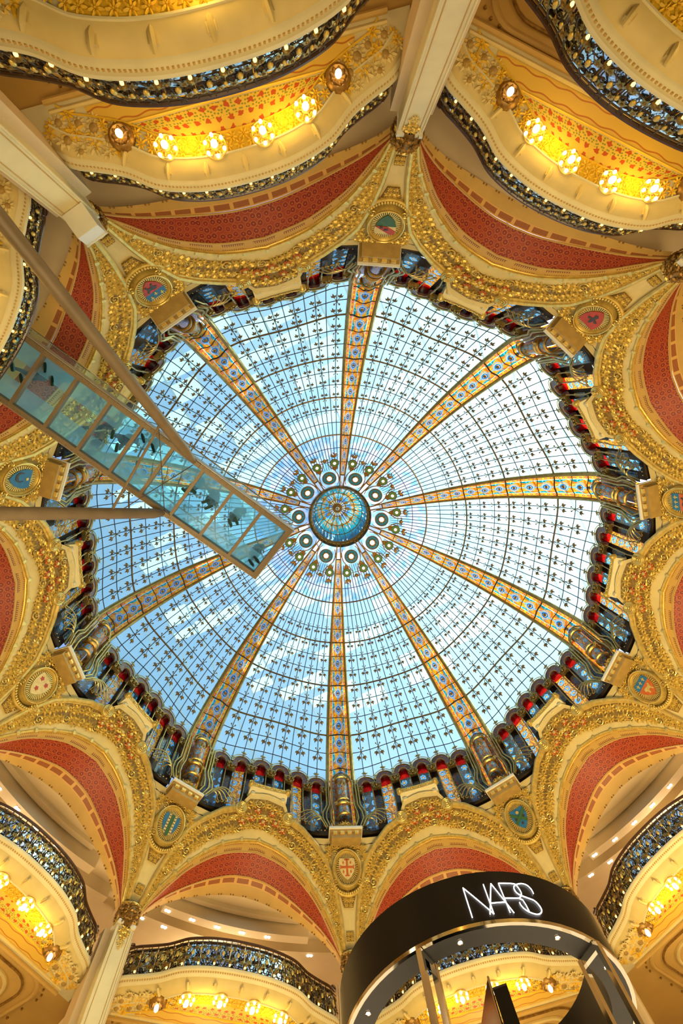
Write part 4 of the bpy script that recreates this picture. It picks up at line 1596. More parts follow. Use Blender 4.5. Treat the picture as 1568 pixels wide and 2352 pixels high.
def shield_design(k):
    """[(polygon, material, level)]"""
    up = clip(SHO, 0, -1, -0.02)
    dn = clip(SHO, 0, 1, 0.02)
    if k == 0:
        L = [(SHO, 'h_cream', 0)] + [(p, 'h_orange', 1) for p in cross(0, 0.02, .165, .20, .026)]
        L += [(rectp(-.07, .19, .07, .225), 'h_orange', 1), (rectp(-.06, -.20, .06, -.175), 'h_orange', 1), (rectp(-.19, -.03, -.165, .07), 'h_orange', 1), (rectp(.165, -.03, .19, .07), 'h_orange', 1)]
        L += [([(x, y + .045), (x + .025, y), (x, y - .045), (x - .025, y)], 'h_orange', 1) for x in (-.1, .1) for y in (.13, -.09)]
    elif k == 1:
        b1 = clip(clip(SHO, .75, 1, .045), -.75, -1, .045)
        b2 = clip(clip(SHO, -.75, 1, .045), .75, -1, .045)
        L = [(SHO, 'h_blue', 0), (b1, 'h_green', 1), (b2, 'h_green', 2), (star(0, .13, .05, 8, .7), 'h_gold', 3)]
        L += [(p, 'h_dark', 1) for c in ((-.12, 0), (.12, 0), (0, -.15)) for p in cross(c[0], c[1], .035, .035, .012)]
    elif k in (2, 3):
        L = [(clip(SHO, 0, -1, -.06), 'h_blue', 0), (clip(SHO, 0, 1, .06), 'h_orange', 0), (beast(0, -.08, .13), 'h_gold' if k == 2 else 'h_dark', 1)]
        L += [(fleur(x, .15, .055), 'h_gold', 1) for x in (-.12, 0, .12)]
    elif k == 4:
        L = [(SHO, 'h_red', 0), (fleur(0, 0, .15), 'h_dark', 1)]
    elif k == 5:
        bend = clip(clip(SHO, .65, 1, .17), -.65, -1, .0)
        L = [(up, 'h_cream', 0), (dn, 'h_green', 0), (clip(bend, 0, -1, -.02), 'h_red', 1), (beast(-.02, .09, .05), 'h_dark', 2), (beast(.09, .04, .04), 'h_dark', 2)]
    elif k == 6:
        L = [(clip(SHO, 0, -1, -.05), 'h_blue', 0), (clip(SHO, 0, 1, .05), 'h_red', 0), (beast(0, -.08, .13), 'h_dark', 1)]
        L += [(fleur(x, y, .05), 'h_gold', 1) for x, y in ((-.12, .18), (0, .12), (.12, .18))]
    elif k == 7:
        mo = [(.12 * math.cos(R(a)) - .0, .12 * math.sin(R(a)) - .04) for a in frange(50, 310, 14)] + [(.09 * math.cos(R(a)) + .035, .09 * math.sin(R(a)) - .04) for a in frange(300, 60, 12)]
        mo = [(y, x - .03) for x, y in mo]
        L = [(SHO, 'h_blue', 0), (mo, 'h_dark', 1), (star(0, .15, .045, 8, .55), 'h_gold', 1)]
    elif k == 8:
        L = [(SHO, 'h_cream', 0)] + [(star(x, y, .06, 5, .62, a), 'h_red', 1) for x, y, a in ((-.10, .12, 90), (.10, .12, 90), (0, -.11, 90))]
    else:
        b1 = clip(clip(SHO, 1, 0, .05), -1, 0, .05)
        L = [(SHO, 'h_blue', 0), (clip(clip(SHO, 1, 0, .11), -1, 0, .11), 'h_cream', 1), (b1, 'h_green', 2)]
        for sx in (-1, 1):
            for i in range(6):
                y = .19 - .075 * i
                L.append((rectp(sx * .08 - .022, y - .008, sx * .08 + .022, y + .008), 'h_dark', 2))
    return L


for k in range(10):
    root = med.place('heraldic_medallion', k, category='medallion', group='shields around the dome', label='gilded oval medallion bearing the %s shield under its cornice block' % SHIELDS[k])
    d = shield_design(k)
    by = {}
    for poly, mt, lv in d:
        by.setdefault((mt, lv), []).append(poly)
    first = None
    for (mt, lv), polys in sorted(by.items(), key=lambda q: q[0][1]):
        mb = MB()
        for poly in polys:
            mb.prism([(x * 1.28, y * 1.22) for x, y in poly], MM, 0.03 + 0.012 * lv, 0.05 + 0.012 * lv)
        me = mb.mesh('shield', mt, False, med.base)
        if first is None:
            first = link('shield', me, root)
        else:
            link('shield_field' if lv == 0 else 'charge', me, first)

# ------------------------------------------------------------------ columns
colm = Spec(pol(11.1, 0, -1.15))
for nm, w, d, r, mt in (('shaft', 0.50, 0.40, 11.14, 'cream_pale'), ('pilaster', 0.86, 0.5, 11.52, 'peach')):
    mb = MB()
    q = MB()
    q.box((0, 4.88, 0), (w, 12.06, d))
    mb.add(q, rad_M(0, r, 0))
    colm.part(nm, mb, mt, False)
for x in (-0.245, -0.17, 0.17, 0.245):
    mb = MB()
    mb.tube([rad_M(0, 10.935, z) @ Vector((x, 0, 0)) for z in (-1.1, 10.85)], 0.022 if abs(x) > 0.2 else 0.010, 6)
    colm.part('edge_fillet', mb, 'cream_pale' if abs(x) > 0.2 else 'tan')
mb = MB()
for x in (-0.19, 0.19):
    q = MB()
    q.box((x, 0, 0.02), (0.16, 0.07, 0.46))
    mb.add(q, rad_M(0, 11.12, 10.95))
colm.part('ledge', mb, 'white_plaster', False)
mb = MB()
mb.lathe([(0.20, 10.90), (0.25, 11.0), (0.30, 11.16), (0.31, 11.3), (0.28, 11.42), (0.20, 11.5), (0.05, 11.53), (0, 11.53)], Matrix.Translation((0, -11.08, 0)), 16)
colm.part('capital', mb, 'gold_dark')
mb = MB()
mb.tube([pol(11.08, 0, 11.44) + Vector((0.29 * math.cos(a), 0.29 * math.sin(a), 0)) for a in frange(0, 2 * PI, 20)][:-1], 0.035, 6, closed=True)
colm.part('capital_ring', mb, 'gold')
for zr, rr, n, q in ((11.02, 0.26, 7, 0.15), (11.2, 0.31, 8, 0.15), (11.36, 0.30, 8, 0.12)):
    for i in range(n):
        a = 2 * PI * (i + (0.5 if zr > 11.1 else 0)) / n
        d = Vector((math.cos(a), math.sin(a), 0))
        x = Vector((-d.y, d.x, 0))
        Mx = Matrix((x, Vector((0, 0, 1)), x.cross(Vector((0, 0, 1))))).transposed().to_4x4()
        Mx.translation = pol(11.08, 0, zr) + d * rr
        colm.inst('capital_leaf', ME_LEAF_D if (i % 3 or zr > 11.1) else ME_LEAF, Mx @ Matrix.Rotation(rnd.uniform(-.5, .5), 4, 'Z') @ Matrix.Scale(q, 4))
for x, z, q in ((0, 10.84, .14), (-.09, 10.74, .11), (.09, 10.74, .11), (0, 10.62, .12), (-.05, 10.5, .09), (.05, 10.5, .09), (0, 10.4, .08)):
    colm.inst('spray_leaf', ME_LEAF_C if q < .1 else ME_LEAF, rad_M(0, 10.92, z) @ Matrix.Translation((x, 0, 0)) @ Matrix.Rotation(rnd.uniform(2.4, 3.8), 4, 'Z') @ Matrix.Scale(q, 4))
for k in (0, 1, 4, 5, 6, 9):
    colm.place('column', k, category='column', group='columns of the hall', label='cream column with gilded leaf capital below the %s shield' % SHIELDS[k])

# ------------------------------------------------------------------ balconies
OUT = [(-16.4, 11.66), (-15.3, 11.35), (-13.5, 11.10), (-11.3, 10.80), (-9.2, 10.42), (-6.3, 10.17), (-3.3, 10.04), (0, 10.0), (3.3, 10.04), (6.3, 10.17), (9.2, 10.42), (11.3, 10.80), (13.5, 11.10), (15.3, 11.35), (16.4, 11.66)]
FP = frange(-16.4, 16.4, 64)
OP = [pol(cubic(OUT, p)[0], p, 0) for p in FP]
ON = []
for i in range(len(OP)):
    t = OP[min(i + 1, len(OP) - 1)] - OP[max(i - 1, 0)]
    n_ = Vector((-t.y, t.x, 0)).normalized()
    if n_.dot(OP[i]) < 0:
        n_ = -n_
    ON.append(n_)
AL = [0.0]
for a, b in zip(OP, OP[1:]):
    AL.append(AL[-1] + (b - a).length)
TL = AL[-1]


def op(i, d, z):
    return OP[i] + ON[i] * d + Vector((0, 0, z))


def os_(s, d, z):
    """point at arc-length fraction s"""
    x = s * TL
    i = 0
    while i < len(AL) - 2 and AL[i + 1] < x:
        i += 1
    f = (x - AL[i]) / (AL[i + 1] - AL[i])
    return op(i, d, z).lerp(op(i + 1, d, z), f)


def chord(ph, e=0.0):
    return (11.15 + e) / math.cos(R(ph))


IDX = range(len(OP))
bal = Spec(pol(11.2, 0, 9.75))


def strip(name, prof, mat, smooth=True):
    mb = MB()
    mb.grid([[op(i, d, z) for i in IDX] for d, z in prof], [[(AL[i], j / (len(prof) - 1)) for i in IDX] for j in range(len(prof))])
    bal.part(name, mb, mat, smooth)


strip('fascia', [(0.10, 10.13), (-0.06, 10.12), (-0.075, 10.08), (-0.06, 10.04), (-0.02, 10.03), (-0.01, 9.98), (0.03, 9.95), (0.06, 9.94)], 'cream_pale')
strip('cove', [(0.06, 9.94), (0.09, 9.86), (0.16, 9.80), (0.24, 9.765), (0.32, 9.75)], 'cream')
LB = [i for i in IDX if abs(FP[i]) < 10.2]
mb = MB()
mb.grid([[op(i, d, 9.752) for i in LB] for d in (0.34, 0.50, 0.66)])
bal.part('leaf_band_ground', mb, 'amber')
for d, r, mt in ((0.33, 0.022, 'cream_pale'), (0.66, 0.016, 'amber')):
    mb = MB()
    mb.tube([op(i, d, 9.745) for i in IDX], r, 5)
    bal.part('cove_fillet', mb, mt)
mb = MB()
for q in frange(0.01, 0.99, 110):
    mb.box(os_(q, -0.012, 10.005), (0.03, 0.03, 0.035))
bal.part('dentil_course', mb, 'tan', False, kind='stuff')
mb = MB()
mb.grid([[op(i, 0.30, 9.775) for i in IDX], [pol(max(chord(FP[i]), (OP[i] + ON[i] * 0.4).length), FP[i], 9.775) for i in IDX], [pol(chord(FP[i], 0.62), FP[i], 9.775) for i in IDX]])
bal.part('underside', mb, 'cream_pale')
fl = [i for i in IDX if abs(FP[i]) < 10.6]
mb = MB()
P, UV = [], []
for v in frange(0, 1, 3):
    P.append([op(i, 0.68, 9.766).lerp(pol(max(chord(FP[i], -0.02), (OP[i] + ON[i] * 0.68).length), FP[i], 9.766), v) for i in fl])
    UV.append([(AL[i], v * 0.5) for i in fl])
mb.grid(P, UV)
bal.part('floral_panel', mb, 'floral_frieze')
wl = [i for i in IDX if abs(FP[i]) < 12.2]
mb = MB()
mb.grid([[pol(chord(FP[i], 0.04 + 0.38 * v), FP[i], 9.766) for i in wl] for v in (0, .5, 1)], [[(AL[i], v) for i in wl] for v in (0, .5, 1)])
bal.part('wavy_border', mb, 'wavy_border')
for e, r, z, mt in ((0.02, 0.020, 9.76, 'amber'), (0.46, 0.035, 9.755, 'cream'), (0.62, 0.05, 9.74, 'tan')):
    mb = MB()
    mb.tube([pol(chord(p, e), p, z) for p in frange(-14.5, 14.5, 12)], r, 6)
    bal.part('beam_moulding', mb, mt)
# ceiling of the floor below, behind the beam
mb = MB()
mb.grid([[pol(chord(p, 0.62), p, 9.775) for p in frange(-17.6, 17.6, 12)], [pol(chord(p, 0.66), p, 9.92) for p in frange(-17.6, 17.6, 12)], [pol(17, p, 9.92) for p in frange(-17.6, 17.6, 12)]])
bal.part('ceiling_panel', mb, 'tan')


def rrect(r0, r1, p0, rad=0.6, n=6):
    """rounded coffer outline on the ceiling: list of (x,y) offsets mapped to polar"""
    w = 12.5 * math.sin(R(p0))
    pts = []
    for cx, cy, a0 in ((w - rad, r1 - rad, 0), (-w + rad, r1 - rad, 90), (-w + rad, r0 + rad, 180), (w - rad, r0 + rad, 270)):
        for q in range(n + 1):
            a = R(a0 + 90 * q / n)
            pts.append((cx + rad * math.cos(a), cy + rad * math.sin(a)))
    return pts


for (r0, r1, p0), rr, mt in (((12.0, 16.3, 13.2), 0.06, 'tan'), ((12.25, 16.1, 12.0), 0.03, 'gold_dark'), ((12.55, 15.9, 10.6), 0.05, 'cream')):
    mb = MB()
    mb.tube([Vector((x, -y, 9.90)) for x, y in rrect(r0, r1, p0)], rr, 6, closed=True)
    bal.part('coffer_moulding', mb, mt)
mb = MB()
ring = rrect(12.72, 15.7, 9.8)
b = len(mb.v)
mb.v += [Vector((x, -y, 9.905)) for x, y in ring]
mb.face(list(range(len(ring))))
bal.part('coffer_field', mb, 'peach', False)
rng = rrect(12.0, 16.3, 14.0, 0.5, 4)
for i in range(len(rng)):
    x0, y0 = rng[i]
    x1, y1 = rng[(i + 1) % len(rng)]
    n = max(1, int(math.hypot(x1 - x0, y1 - y0) / 0.42))
    for q in range(n):
        bal.inst('stud', ME_STUD, Matrix.Translation((x0 + (x1 - x0) * q / n, -(y0 + (y1 - y0) * q / n), 9.90)) @ Matrix.Scale(1.3, 4))
mb = MB()
mb.grid([[op(i, 0.0, 10.13) for i in IDX], [pol(17, FP[i] * 1.07, 10.13) for i in IDX]])
bal.part('floor_slab', mb, 'stone_floor')
# consoles along the cove
mb = MB()
mb.box((0, 0, 0.0), (0.13, 0.16, 0.07))
mb.tube([(0, -0.10, 0.03), (0, 0.0, 0.07), (0, 0.12, 0.06), (0, 0.19, 0.02)], [0.035, 0.05, 0.045, 0.03], 6)
ME_CONS = mb.mesh('console', 'cream')


def under_M(s, d, z, rot=0.0, scale=1.0, tilt=0.0):
    p = os_(s, d, z)
    a, b = os_(max(0, s - .01), d, z), os_(min(1, s + .01), d, z)
    x = (b - a).normalized()
    nn = Vector((0, 0, -1))
    y = nn.cross(x)
    Mx = Matrix((x, y, nn)).transposed().to_4x4()
    Mx.translation = p
    return Mx @ Matrix.Rotation(tilt, 4, 'X') @ Matrix.Rotation(rot, 4, 'Z') @ Matrix.Scale(scale, 4)


for q in (.19, .30, .40, .5, .60, .70, .81):
    bal.inst('console', ME_CONS, under_M(q, 0.17, 9.81, 0, 0.9))
for n_, q in enumerate(frange(0.14, 0.86, 46)):
    bal.inst('plaster_leaf', ME_LEAF_A, under_M(q, 0.43 if n_ % 2 else 0.56, 9.745, rnd.uniform(0, 6.28), 0.115))
for s_ in (-1, 1):
    for n_, (p, e, q) in enumerate(((11.2, .45, .17), (12.3, .38, .19), (13.2, .30, .17), (12.9, .62, .16), (14.0, .42, .17), (14.8, .28, .15), (13.9, .12, .12), (15.4, .38, .14), (11.6, .75, .14), (10.6, .70, .13), (15.0, .55, .12), (12.0, .15, .13), (11.9, .58, .2), (13.4, .5, .2), (12.6, .25, .18), (14.4, .3, .17), (10.9, .3, .16), (11.5, .25, .16), (14.3, .6, .16), (13.3, .78, .16), (15.6, .25, .12))):
        r = cubic(OUT, p)[0] + e
        me, nm = ((ME_FLOWER_C, 'plaster_flower'), (ME_LEAF_A, 'plaster_leaf'), (ME_LEAF_C, 'plaster_leaf'))[n_ % 3]
        bal.inst(nm, me, down_M(s_ * p, r, 9.77, rnd.uniform(0, 6.28), q))

TOPS = (4.5, 5.5, 6.5, 8.5, 9.5, 0.5, 1.5)
for k in TOPS:
    bal.place('balcony', k, category='balcony', group='top balconies', label='curved plaster top balcony with floral underside between the %s' % bay_of(k))
for k in (4.5, 5.5):
    bal.place('balcony', k, -3.09, category='balcony', group='lower balconies', label='lower curved balcony, nearest the camera, below the %s' % bay_of(k))

# ------------------------------------------------------------------ railings
rail = Spec(pol(10.1, 0, 10.13))
H0, H1 = 10.14, 10.93


def rp(s, h, d=0.0):
    return os_(s, 0.03 + 0.10 * h + d, H0 + (H1 - H0) * h)


def scroll_end(s, sgn):
    e = rp(s, 1)
    t = (rp(min(1, max(0, s + sgn * 0.01)), 1) - rp(min(1, max(0, s - sgn * 0.01)), 1)).normalized()
    return [e + t * (0.09 * math.sin(a)) + Vector((0, 0, 0.06 - 0.06 * math.cos(a) * (1 - a / 9))) for a in frange(0.4, 5.0, 8)]


mb = MB()
pts = list(reversed(scroll_end(0.03, -1))) + [rp(s, 1) for s in frange(0.03, 0.97, 60)] + scroll_end(0.97, 1)
mb.tube(pts, 0.036, 7)
rail.part('handrail', mb, 'handrail')
for h, r in ((0.04, 0.022), (0.30, 0.010), (0.86, 0.014)):
    mb = MB()
    mb.tube([rp(s, h) for s in frange(0.02, 0.98, 60)], r, 5)
    rail.part('rail_bar', mb, 'iron')
NM = 16
S0, S1 = 0.03, 0.97


def ms(i, x):
    return S0 + (S1 - S0) * (i + x) / NM


mb = MB()
for a in (0, 72, 144, 216, 288):
    leaflet(mb, R(a + 90), 0.10, 0.035, 0.03)
mb.sph((0, 0, 0.02), 0.035, 6, 4)
ME_RL = mb.mesh('rail_flower', 'iron_gilt', False)
mb = MB()
mb.sph((0, 0, 0), 0.055, 8, 6, (0.8, 1.25, 0.6))
ME_CAB = mb.mesh('cabochon', 'gold')
mb = MB()
mb.lathe([(0.0, -0.05), (0.05, -0.03), (0.06, 0.0), (0.035, 0.01)], Matrix.Rotation(-PI / 2, 4, 'X'), 8)
for a in (0, 120, 240):
    leaflet(mb, R(a - 90), 0.09, 0.03, 0.03)
ME_CUP = mb.mesh('bulb_cup', 'iron_gilt')
mb = MB()
mb.sph((0, 0, 0), 0.034, 8, 6, (0.8, 1.3, 0.8))
ME_RB = mb.mesh('bulb', 'bulb_small')


def rail_M(s, h, d=0.0, scale=1.0):
    p = rp(s, h, d)
    x = (rp(min(1, s + .01), h, d) - rp(max(0, s - .01), h, d)).normalized()
    y = (rp(s, 1) - rp(s, 0)).normalized()
    nn = x.cross(y).normalized()
    if nn.dot(p.normalized()) > 0:
        x = -x
        nn = -nn
    y = nn.cross(x)
    Mx = Matrix((x, y, nn)).transposed().to_4x4()
    Mx.translation = p
    return Mx @ Matrix.Scale(scale, 4)


for i in range(NM):
    mb = MB()
    mb.grid([[rp(ms(i, x), h, 0.07) for x in (0.02, 0.5, 0.98)] for h in (0.06, 0.5, 0.97)])
    rail.part('glass_panel', mb, 'rail_mirror')
    mb = MB()
    mb.tube([rp(ms(i, 0), h) for h in (0, 0.5, 1)], 0.014, 5)

    def crv(fn, r=0.012, n=12):
        mb.tube([rp(ms(i, fn(t)[0]), fn(t)[1], -0.01) for t in frange(0, 1, n)], r, 4)
    for s_ in (-1, 1):
        crv(lambda t: (0.5 + s_ * (0.06 + 0.36 * math.sin(PI * t)), 0.06 + 0.78 * t))
        crv(lambda t: (0.5 + s_ * (0.25 + 0.17 * (1 - t) * math.cos(5.5 * t)), 0.26 + 0.20 * (1 - t) * math.sin(5.5 * t)))
        crv(lambda t: (0.5 + s_ * (0.27 + 0.15 * (1 - t) * math.cos(5.5 * t)), 0.64 - 0.17 * (1 - t) * math.sin(5.5 * t)))
    crv(lambda t: (0.5 + 0.12 * math.cos(6.28 * t), 0.93 + 0.06 * math.sin(6.28 * t)), 0.010)
    crv(lambda t: (0.5 + 0.14 * math.sin(9.4 * t), 0.05 + 0.8 * t), 0.009)
    rail.part('scroll_panel', mb, 'iron')
    for x, h, q in ((0.25, 0.30, 0.9), (0.75, 0.62, 0.9), (0.78, 0.24, 0.8), (0.22, 0.66, 0.8)):
        rail.inst('rail_flower', ME_RL, rail_M(ms(i, x), h, -0.03, q) @ Matrix.Rotation(rnd.uniform(0, 6), 4, 'Z'))
    rail.inst('cabochon', ME_CAB, rail_M(ms(i, 0.5), 0.48, -0.04))
    if i > 0:
        f = rail.inst('bulb_cup', ME_CUP, rail_M(ms(i, 0), 0.16, -0.07))
        f[3].append(['bulb', ME_RB, Matrix.Translation((0, -0.06, 0)), [], {}])
        rail.inst('cabochon', ME_CAB, rail_M(ms(i, 0), 0.62, -0.03, 0.8))
for k in TOPS:
    rail.place('balcony_railing', k, category='railing', group='railings of the top balconies', label='wrought iron railing on the top balcony between the %s' % bay_of(k))
for k in (4.5, 5.5):
    rail.place('balcony_railing', k, -3.09, category='railing', group='railings of the lower balconies', label='wrought iron railing on the lower balcony below the %s' % bay_of(k))

# ------------------------------------------------------------------ lamps under the balconies
ORD = ['first', 'second', 'third', 'fourth', 'fifth', 'sixth', 'seventh']
mb = MB()
mb.tube([(0.20 * math.cos(a), 0.20 * math.sin(a), 0.02) for a in frange(0, 2 * PI, 20)][:-1], 0.018, 5, closed=True)
mb.lathe([(0.09, 0.0), (0.08, 0.05), (0.05, 0.07)], None, 10)
for i in range(6):
    a = 2 * PI * i / 6
    mb.tube([(0.05 * math.cos(a), 0.05 * math.sin(a), 0.03), (0.12 * math.cos(a), 0.12 * math.sin(a), 0.02), (0.155 * math.cos(a), 0.155 * math.sin(a), 0.05)], 0.014, 5)
ME_LMOUNT = mb.mesh('mount', 'gold')
mb = MB()
mb.sph((0, 0, 0), 0.035, 8, 6, (1, 1, 1.2))
ME_LB = mb.mesh('small_bulb', 'bulb')
mb = MB()
mb.sph((0, 0, 0), 0.062, 10, 7, (1, 1, 1.35))
ME_LBB = mb.mesh('large_bulb', 'bulb')
mb = MB()
mb.lathe([(0.24, 0.0), (0.22, 0.06), (0.17, 0.10), (0.12, 0.06)], None, 14)
for i in range(9):
    leaflet(mb, 2 * PI * i / 9, 0.25, 0.08, 0.12)
ME_CMOUNT = mb.mesh('rosette_mount', 'gold_dark')
mb = MB()
mb.sph((0, 0, 0), 0.062, 10, 7, (1, 1, 1.4))
ME_CB = mb.mesh('bulb', 'bulb')


def place_root(name, M, **kw):
    o = link(name, None, None, M, **kw)
    o.empty_display_size = 0.1
    return o


for k in TOPS:
    near, far = SHIELDS[int(math.floor(k)) % 10], SHIELDS[int(math.ceil(k)) % 10]
    for n_, (p, r) in enumerate(((-6.8, 10.73), (-2.4, 10.48), (2.4, 10.48), (6.8, 10.73))):
        o = place_root('flower_lamp', rotz(k) @ down_M(p, r, 9.755), category='lamp', group='flower lamps under the top balconies',
                       label='%s seven-bulb lamp from the %s side, balcony towards the %s shield' % (ORD[n_], near, far))
        link('mount', ME_LMOUNT, o)
        for i in range(6):
            a = 2 * PI * (i + 0.5) / 6
            link('small_bulb', ME_LB, o, Matrix.Translation((0.17 * math.cos(a), 0.17 * math.sin(a), 0.06)))
        link('large_bulb', ME_LBB, o, Matrix.Translation((0, 0, 0.12)))
    for s_, nm, ot in ((-1, near, far), (1, far, near)):
        o = place_root('corner_lamp', rotz(k) @ down_M(s_ * 10.1, 11.16, 9.77), category='lamp', group='corner lamps under the top balconies',
                       label='single-bulb corner lamp at the %s end, balcony towards the %s shield' % (nm, ot))
        link('rosette_mount', ME_CMOUNT, o)
        link('bulb', ME_CB, o, Matrix.Translation((0, 0, 0.14)))
    for p in (-4.6, 4.6):
        q = rotz(k) @ pol(10.58, p, 9.42)
        lamp('POINT', 'flower_lamp_light', q, 26, (1.0, 0.66, 0.15), 0.18)
for k in (4.5, 5.5):
    q = rotz(k) @ pol(10.6, 0, 6.35)
    lamp('POINT', 'lower_lamp_light', q, 28, (1.0, 0.66, 0.18), 0.2)

# ------------------------------------------------------------------ top floor ceiling beams and downlights
mb = MB()
mb.lathe([(0.045, 0), (0.045, 0.012), (0.0, 0.012)], None, 10)
ME_DL = mb.mesh('lamp_disc', 'spot_white')
mb = MB()
mb.box((0, 0, -0.008), (0.20, 0.11, 0.02))
ME_DF = mb.mesh('housing', 'white_plaster', False)
for k in (9.5, 8.5, 1.5, 0.5):
    near, far = SHIELDS[int(math.floor(k)) % 10], SHIELDS[int(math.ceil(k)) % 10]
    root = place_root('ceiling_beam', rotz(k) @ Matrix.Translation(pol(12.0, 0, 12.9)), category='ceiling beam', kind='structure',
                      label='curved cream ceiling beams behind the arch between the %s' % bay_of(k))
    for r0, r1, z, a in ((11.86, 12.16, 12.62, 11.8), (11.62, 11.80, 12.96, 10.0), (12.62, 12.86, 12.70, 16.5), (13.05, 13.35, 12.85, 17.0)):
        aa = frange(-a, a, 20)
        mb = MB()
        mb.grid([[pol(r, p, zz) for p in aa] for r, zz in ((r0, 13.1), (r0, z), (r1, z), (r1, 13.1))], None, 0, True)
        for e in (0, -1):
            b = len(mb.v)
            mb.v += [pol(r, aa[e], zz) for r, zz in ((r0, 13.1), (r0, z), (r1, z), (r1, 13.1))]
            mb.face([b, b + 1, b + 2, b + 3])
        link('beam', mb.mesh('beam', 'ceiling_cream', False, pol(12.0, 0, 12.9)), root)
    spots = [(-11, 12.01, 12.62), (-6.9, 12.01, 12.62), (-2.8, 12.01, 12.62), (1.2, 12.01, 12.62), (5.3, 12.01, 12.62)]
    far_s = [(-13.6, 12.74, 12.70), (-10.0, 12.74, 12.70), (12.5, 12.74, 12.70)]
    for n_, (p, r, z) in enumerate(spots + far_s):
        t = n_ < 5
        o = place_root('twin_downlight', rotz(k) @ down_M(p, r, z - 0.005), category='downlight', group='ceiling downlights behind the arches',
                       label='%s twin downlight from the %s side on the %s beam towards %s' % (ORD[n_ if t else n_ - 5], near, 'front' if t else 'rear', far))
        link('housing', ME_DF, o)
        for x in (-0.05, 0.05):
            link('lamp_disc', ME_DL, o, Matrix.Translation((x, 0, 0.005)))
    lamp('POINT', 'top_floor_light', rotz(k) @ pol(13.6, 0, 11.9), 430, (1.0, 0.80, 0.52), 0.5)
for k in (4.5, 5.5, 6.5):
    lamp('POINT', 'top_floor_light', rotz(k) @ pol(12.9, 0, 11.6), 40, (1.0, 0.70, 0.40), 0.5)
for k, e in ((9.5, 200), (8.5, 200), (1.5, 260), (0.5, 200), (4.5, 90), (5.5, 90), (6.5, 70)):
    lamp('POINT', 'second_floor_fill', rotz(k) @ pol(13.4, 0, 8.3), e, (1.0, 0.74, 0.42), 0.5)  # unseen fill added to brighten the second floor ceilings

# white junction box fixed to one column
mb = MB()
mb.box((0, 0, 0), (0.46, 0.40, 0.46))
q = MB()
q.add(mb, rad_M(0, 10.70, 10.52))
o = place_root('white_box', rotz(6) @ Matrix.Translation(pol(10.7, 0, 10.3)), category='box', label='plain white box fixed to the column below the dark beast shield')
link('housing', q.mesh('housing', 'white_plaster', False, pol(10.7, 0, 10.3)), o)
q = MB()
q.box(pol(10.70, 0, 10.73), (0.5, 0.5, 0.03))
link('lid', q.mesh('lid', 'white_plaster', False, pol(10.7, 0, 10.3)), o)

# ------------------------------------------------------------------ glass walkway over the hall
WT = Vector((2.568, 1.927, 0))
WD = Vector((0.81351, 0.58155, 0))
WN = Vector((-0.58155, 0.81351, 0))
ZW = 11.0
WL = 8.1
HW = 0.744


def wp(a, b, z):
    return WT + WD * a + WN * b + Vector((0, 0, z))


wroot_base = wp(0, 0, ZW)
walk = place_root('glass_walkway', Matrix.Translation(wroot_base), category='walkway', label='glass-floored steel walkway with glass sides reaching out under the dome')
AXW = (WD, WN, Vector((0, 0, 1)))


def wpart(name, mb, mat, smooth=False, parent=None, **kw):
    return link(name, mb.mesh(name, mat, smooth, wroot_base), parent or walk, **kw)


for s_ in (-1, 1):
    mb = MB()
    mb.box(wp(WL / 2, s_ * (HW - 0.055), ZW + 0.09), (WL, 0.11, 0.18), AXW)
    wpart('side_beam', mb, 'walk_steel')
    mb = MB()
    mb.box(wp(WL / 2 - 0.01, s_ * (HW + 0.012), ZW + 0.15), (WL + 0.02, 0.02, 0.24), AXW)
    wpart('fascia_plate', mb, 'walk_fascia')
    mb = MB()
    mb.tube([wp(-0.0, s_ * (HW - 0.02), ZW + 1.08), wp(WL, s_ * (HW - 0.02), ZW + 1.08)], 0.018, 6)
    wpart('handrail', mb, 'chrome', True)
    for i in range(10):
        mb = MB()
        mb.box(wp(0.405 + 0.81 * i, s_ * (HW - 0.02), ZW + 0.66), (0.79, 0.014, 0.82), AXW)
        wpart('side_glass', mb, 'balustrade_glass')
mb = MB()
mb.box(wp(0.065, 0, ZW + 0.09), (0.13, 2 * HW - 0.22, 0.18), AXW)
wpart('end_beam', mb, 'walk_steel')
mb = MB()
mb.box(wp(-0.012, 0, ZW + 0.15), (0.02, 2 * HW + 0.03, 0.24), AXW)
wpart('fascia_plate', mb, 'walk_fascia')
mb = MB()
mb.tube([wp(0, -HW + 0.02, ZW + 1.08), wp(0, HW - 0.02, ZW + 1.08)], 0.018, 6)
wpart('handrail', mb, 'chrome', True)
mb = MB()
mb.box(wp(0.01, 0, ZW + 0.66), (0.014, 2 * HW - 0.08, 0.82), AXW)
wpart('end_glass', mb, 'balustrade_glass')
for i in range(1, 10):
    mb = MB()
    mb.box(wp(0.04 + 0.81 * i, 0, ZW + 0.07), (0.075, 2 * HW - 0.22, 0.14), AXW)
    wpart('cross_beam', mb, 'walk_steel')
for i in range(10):
    a0 = 0.09 if i == 0 else 0.04 + 0.81 * i
    a1 = 0.04 + 0.81 * (i + 1)
    for b0, b1, nm, mt in ((-0.64, -0.21, 'frosted_floor_pane', 'walk_frost'), (-0.21, 0.21, 'clear_floor_pane', 'walk_clear'), (0.21, 0.64, 'frosted_floor_pane', 'walk_frost')):
        mb = MB()
        mb.grid([[wp(a0, b0, ZW + 0.15), wp(a1, b0, ZW + 0.15)], [wp(a0, b1, ZW + 0.15), wp(a1, b1, ZW + 0.15)]])
        wpart(nm, mb, mt)
mb = MB()
for s_ in (-1, 1):
    for q in frange(0.3, WL - 0.3, 48):
        mb.sph(wp(q, s_ * (HW - 0.03), ZW), 0.010, 5, 3)
wpart('rivets', mb, 'iron', True, kind='stuff')
PT0, PT1 = wp(2.72, HW - 0.05, 10.97), Vector((7.15, 9.09, 7.28))
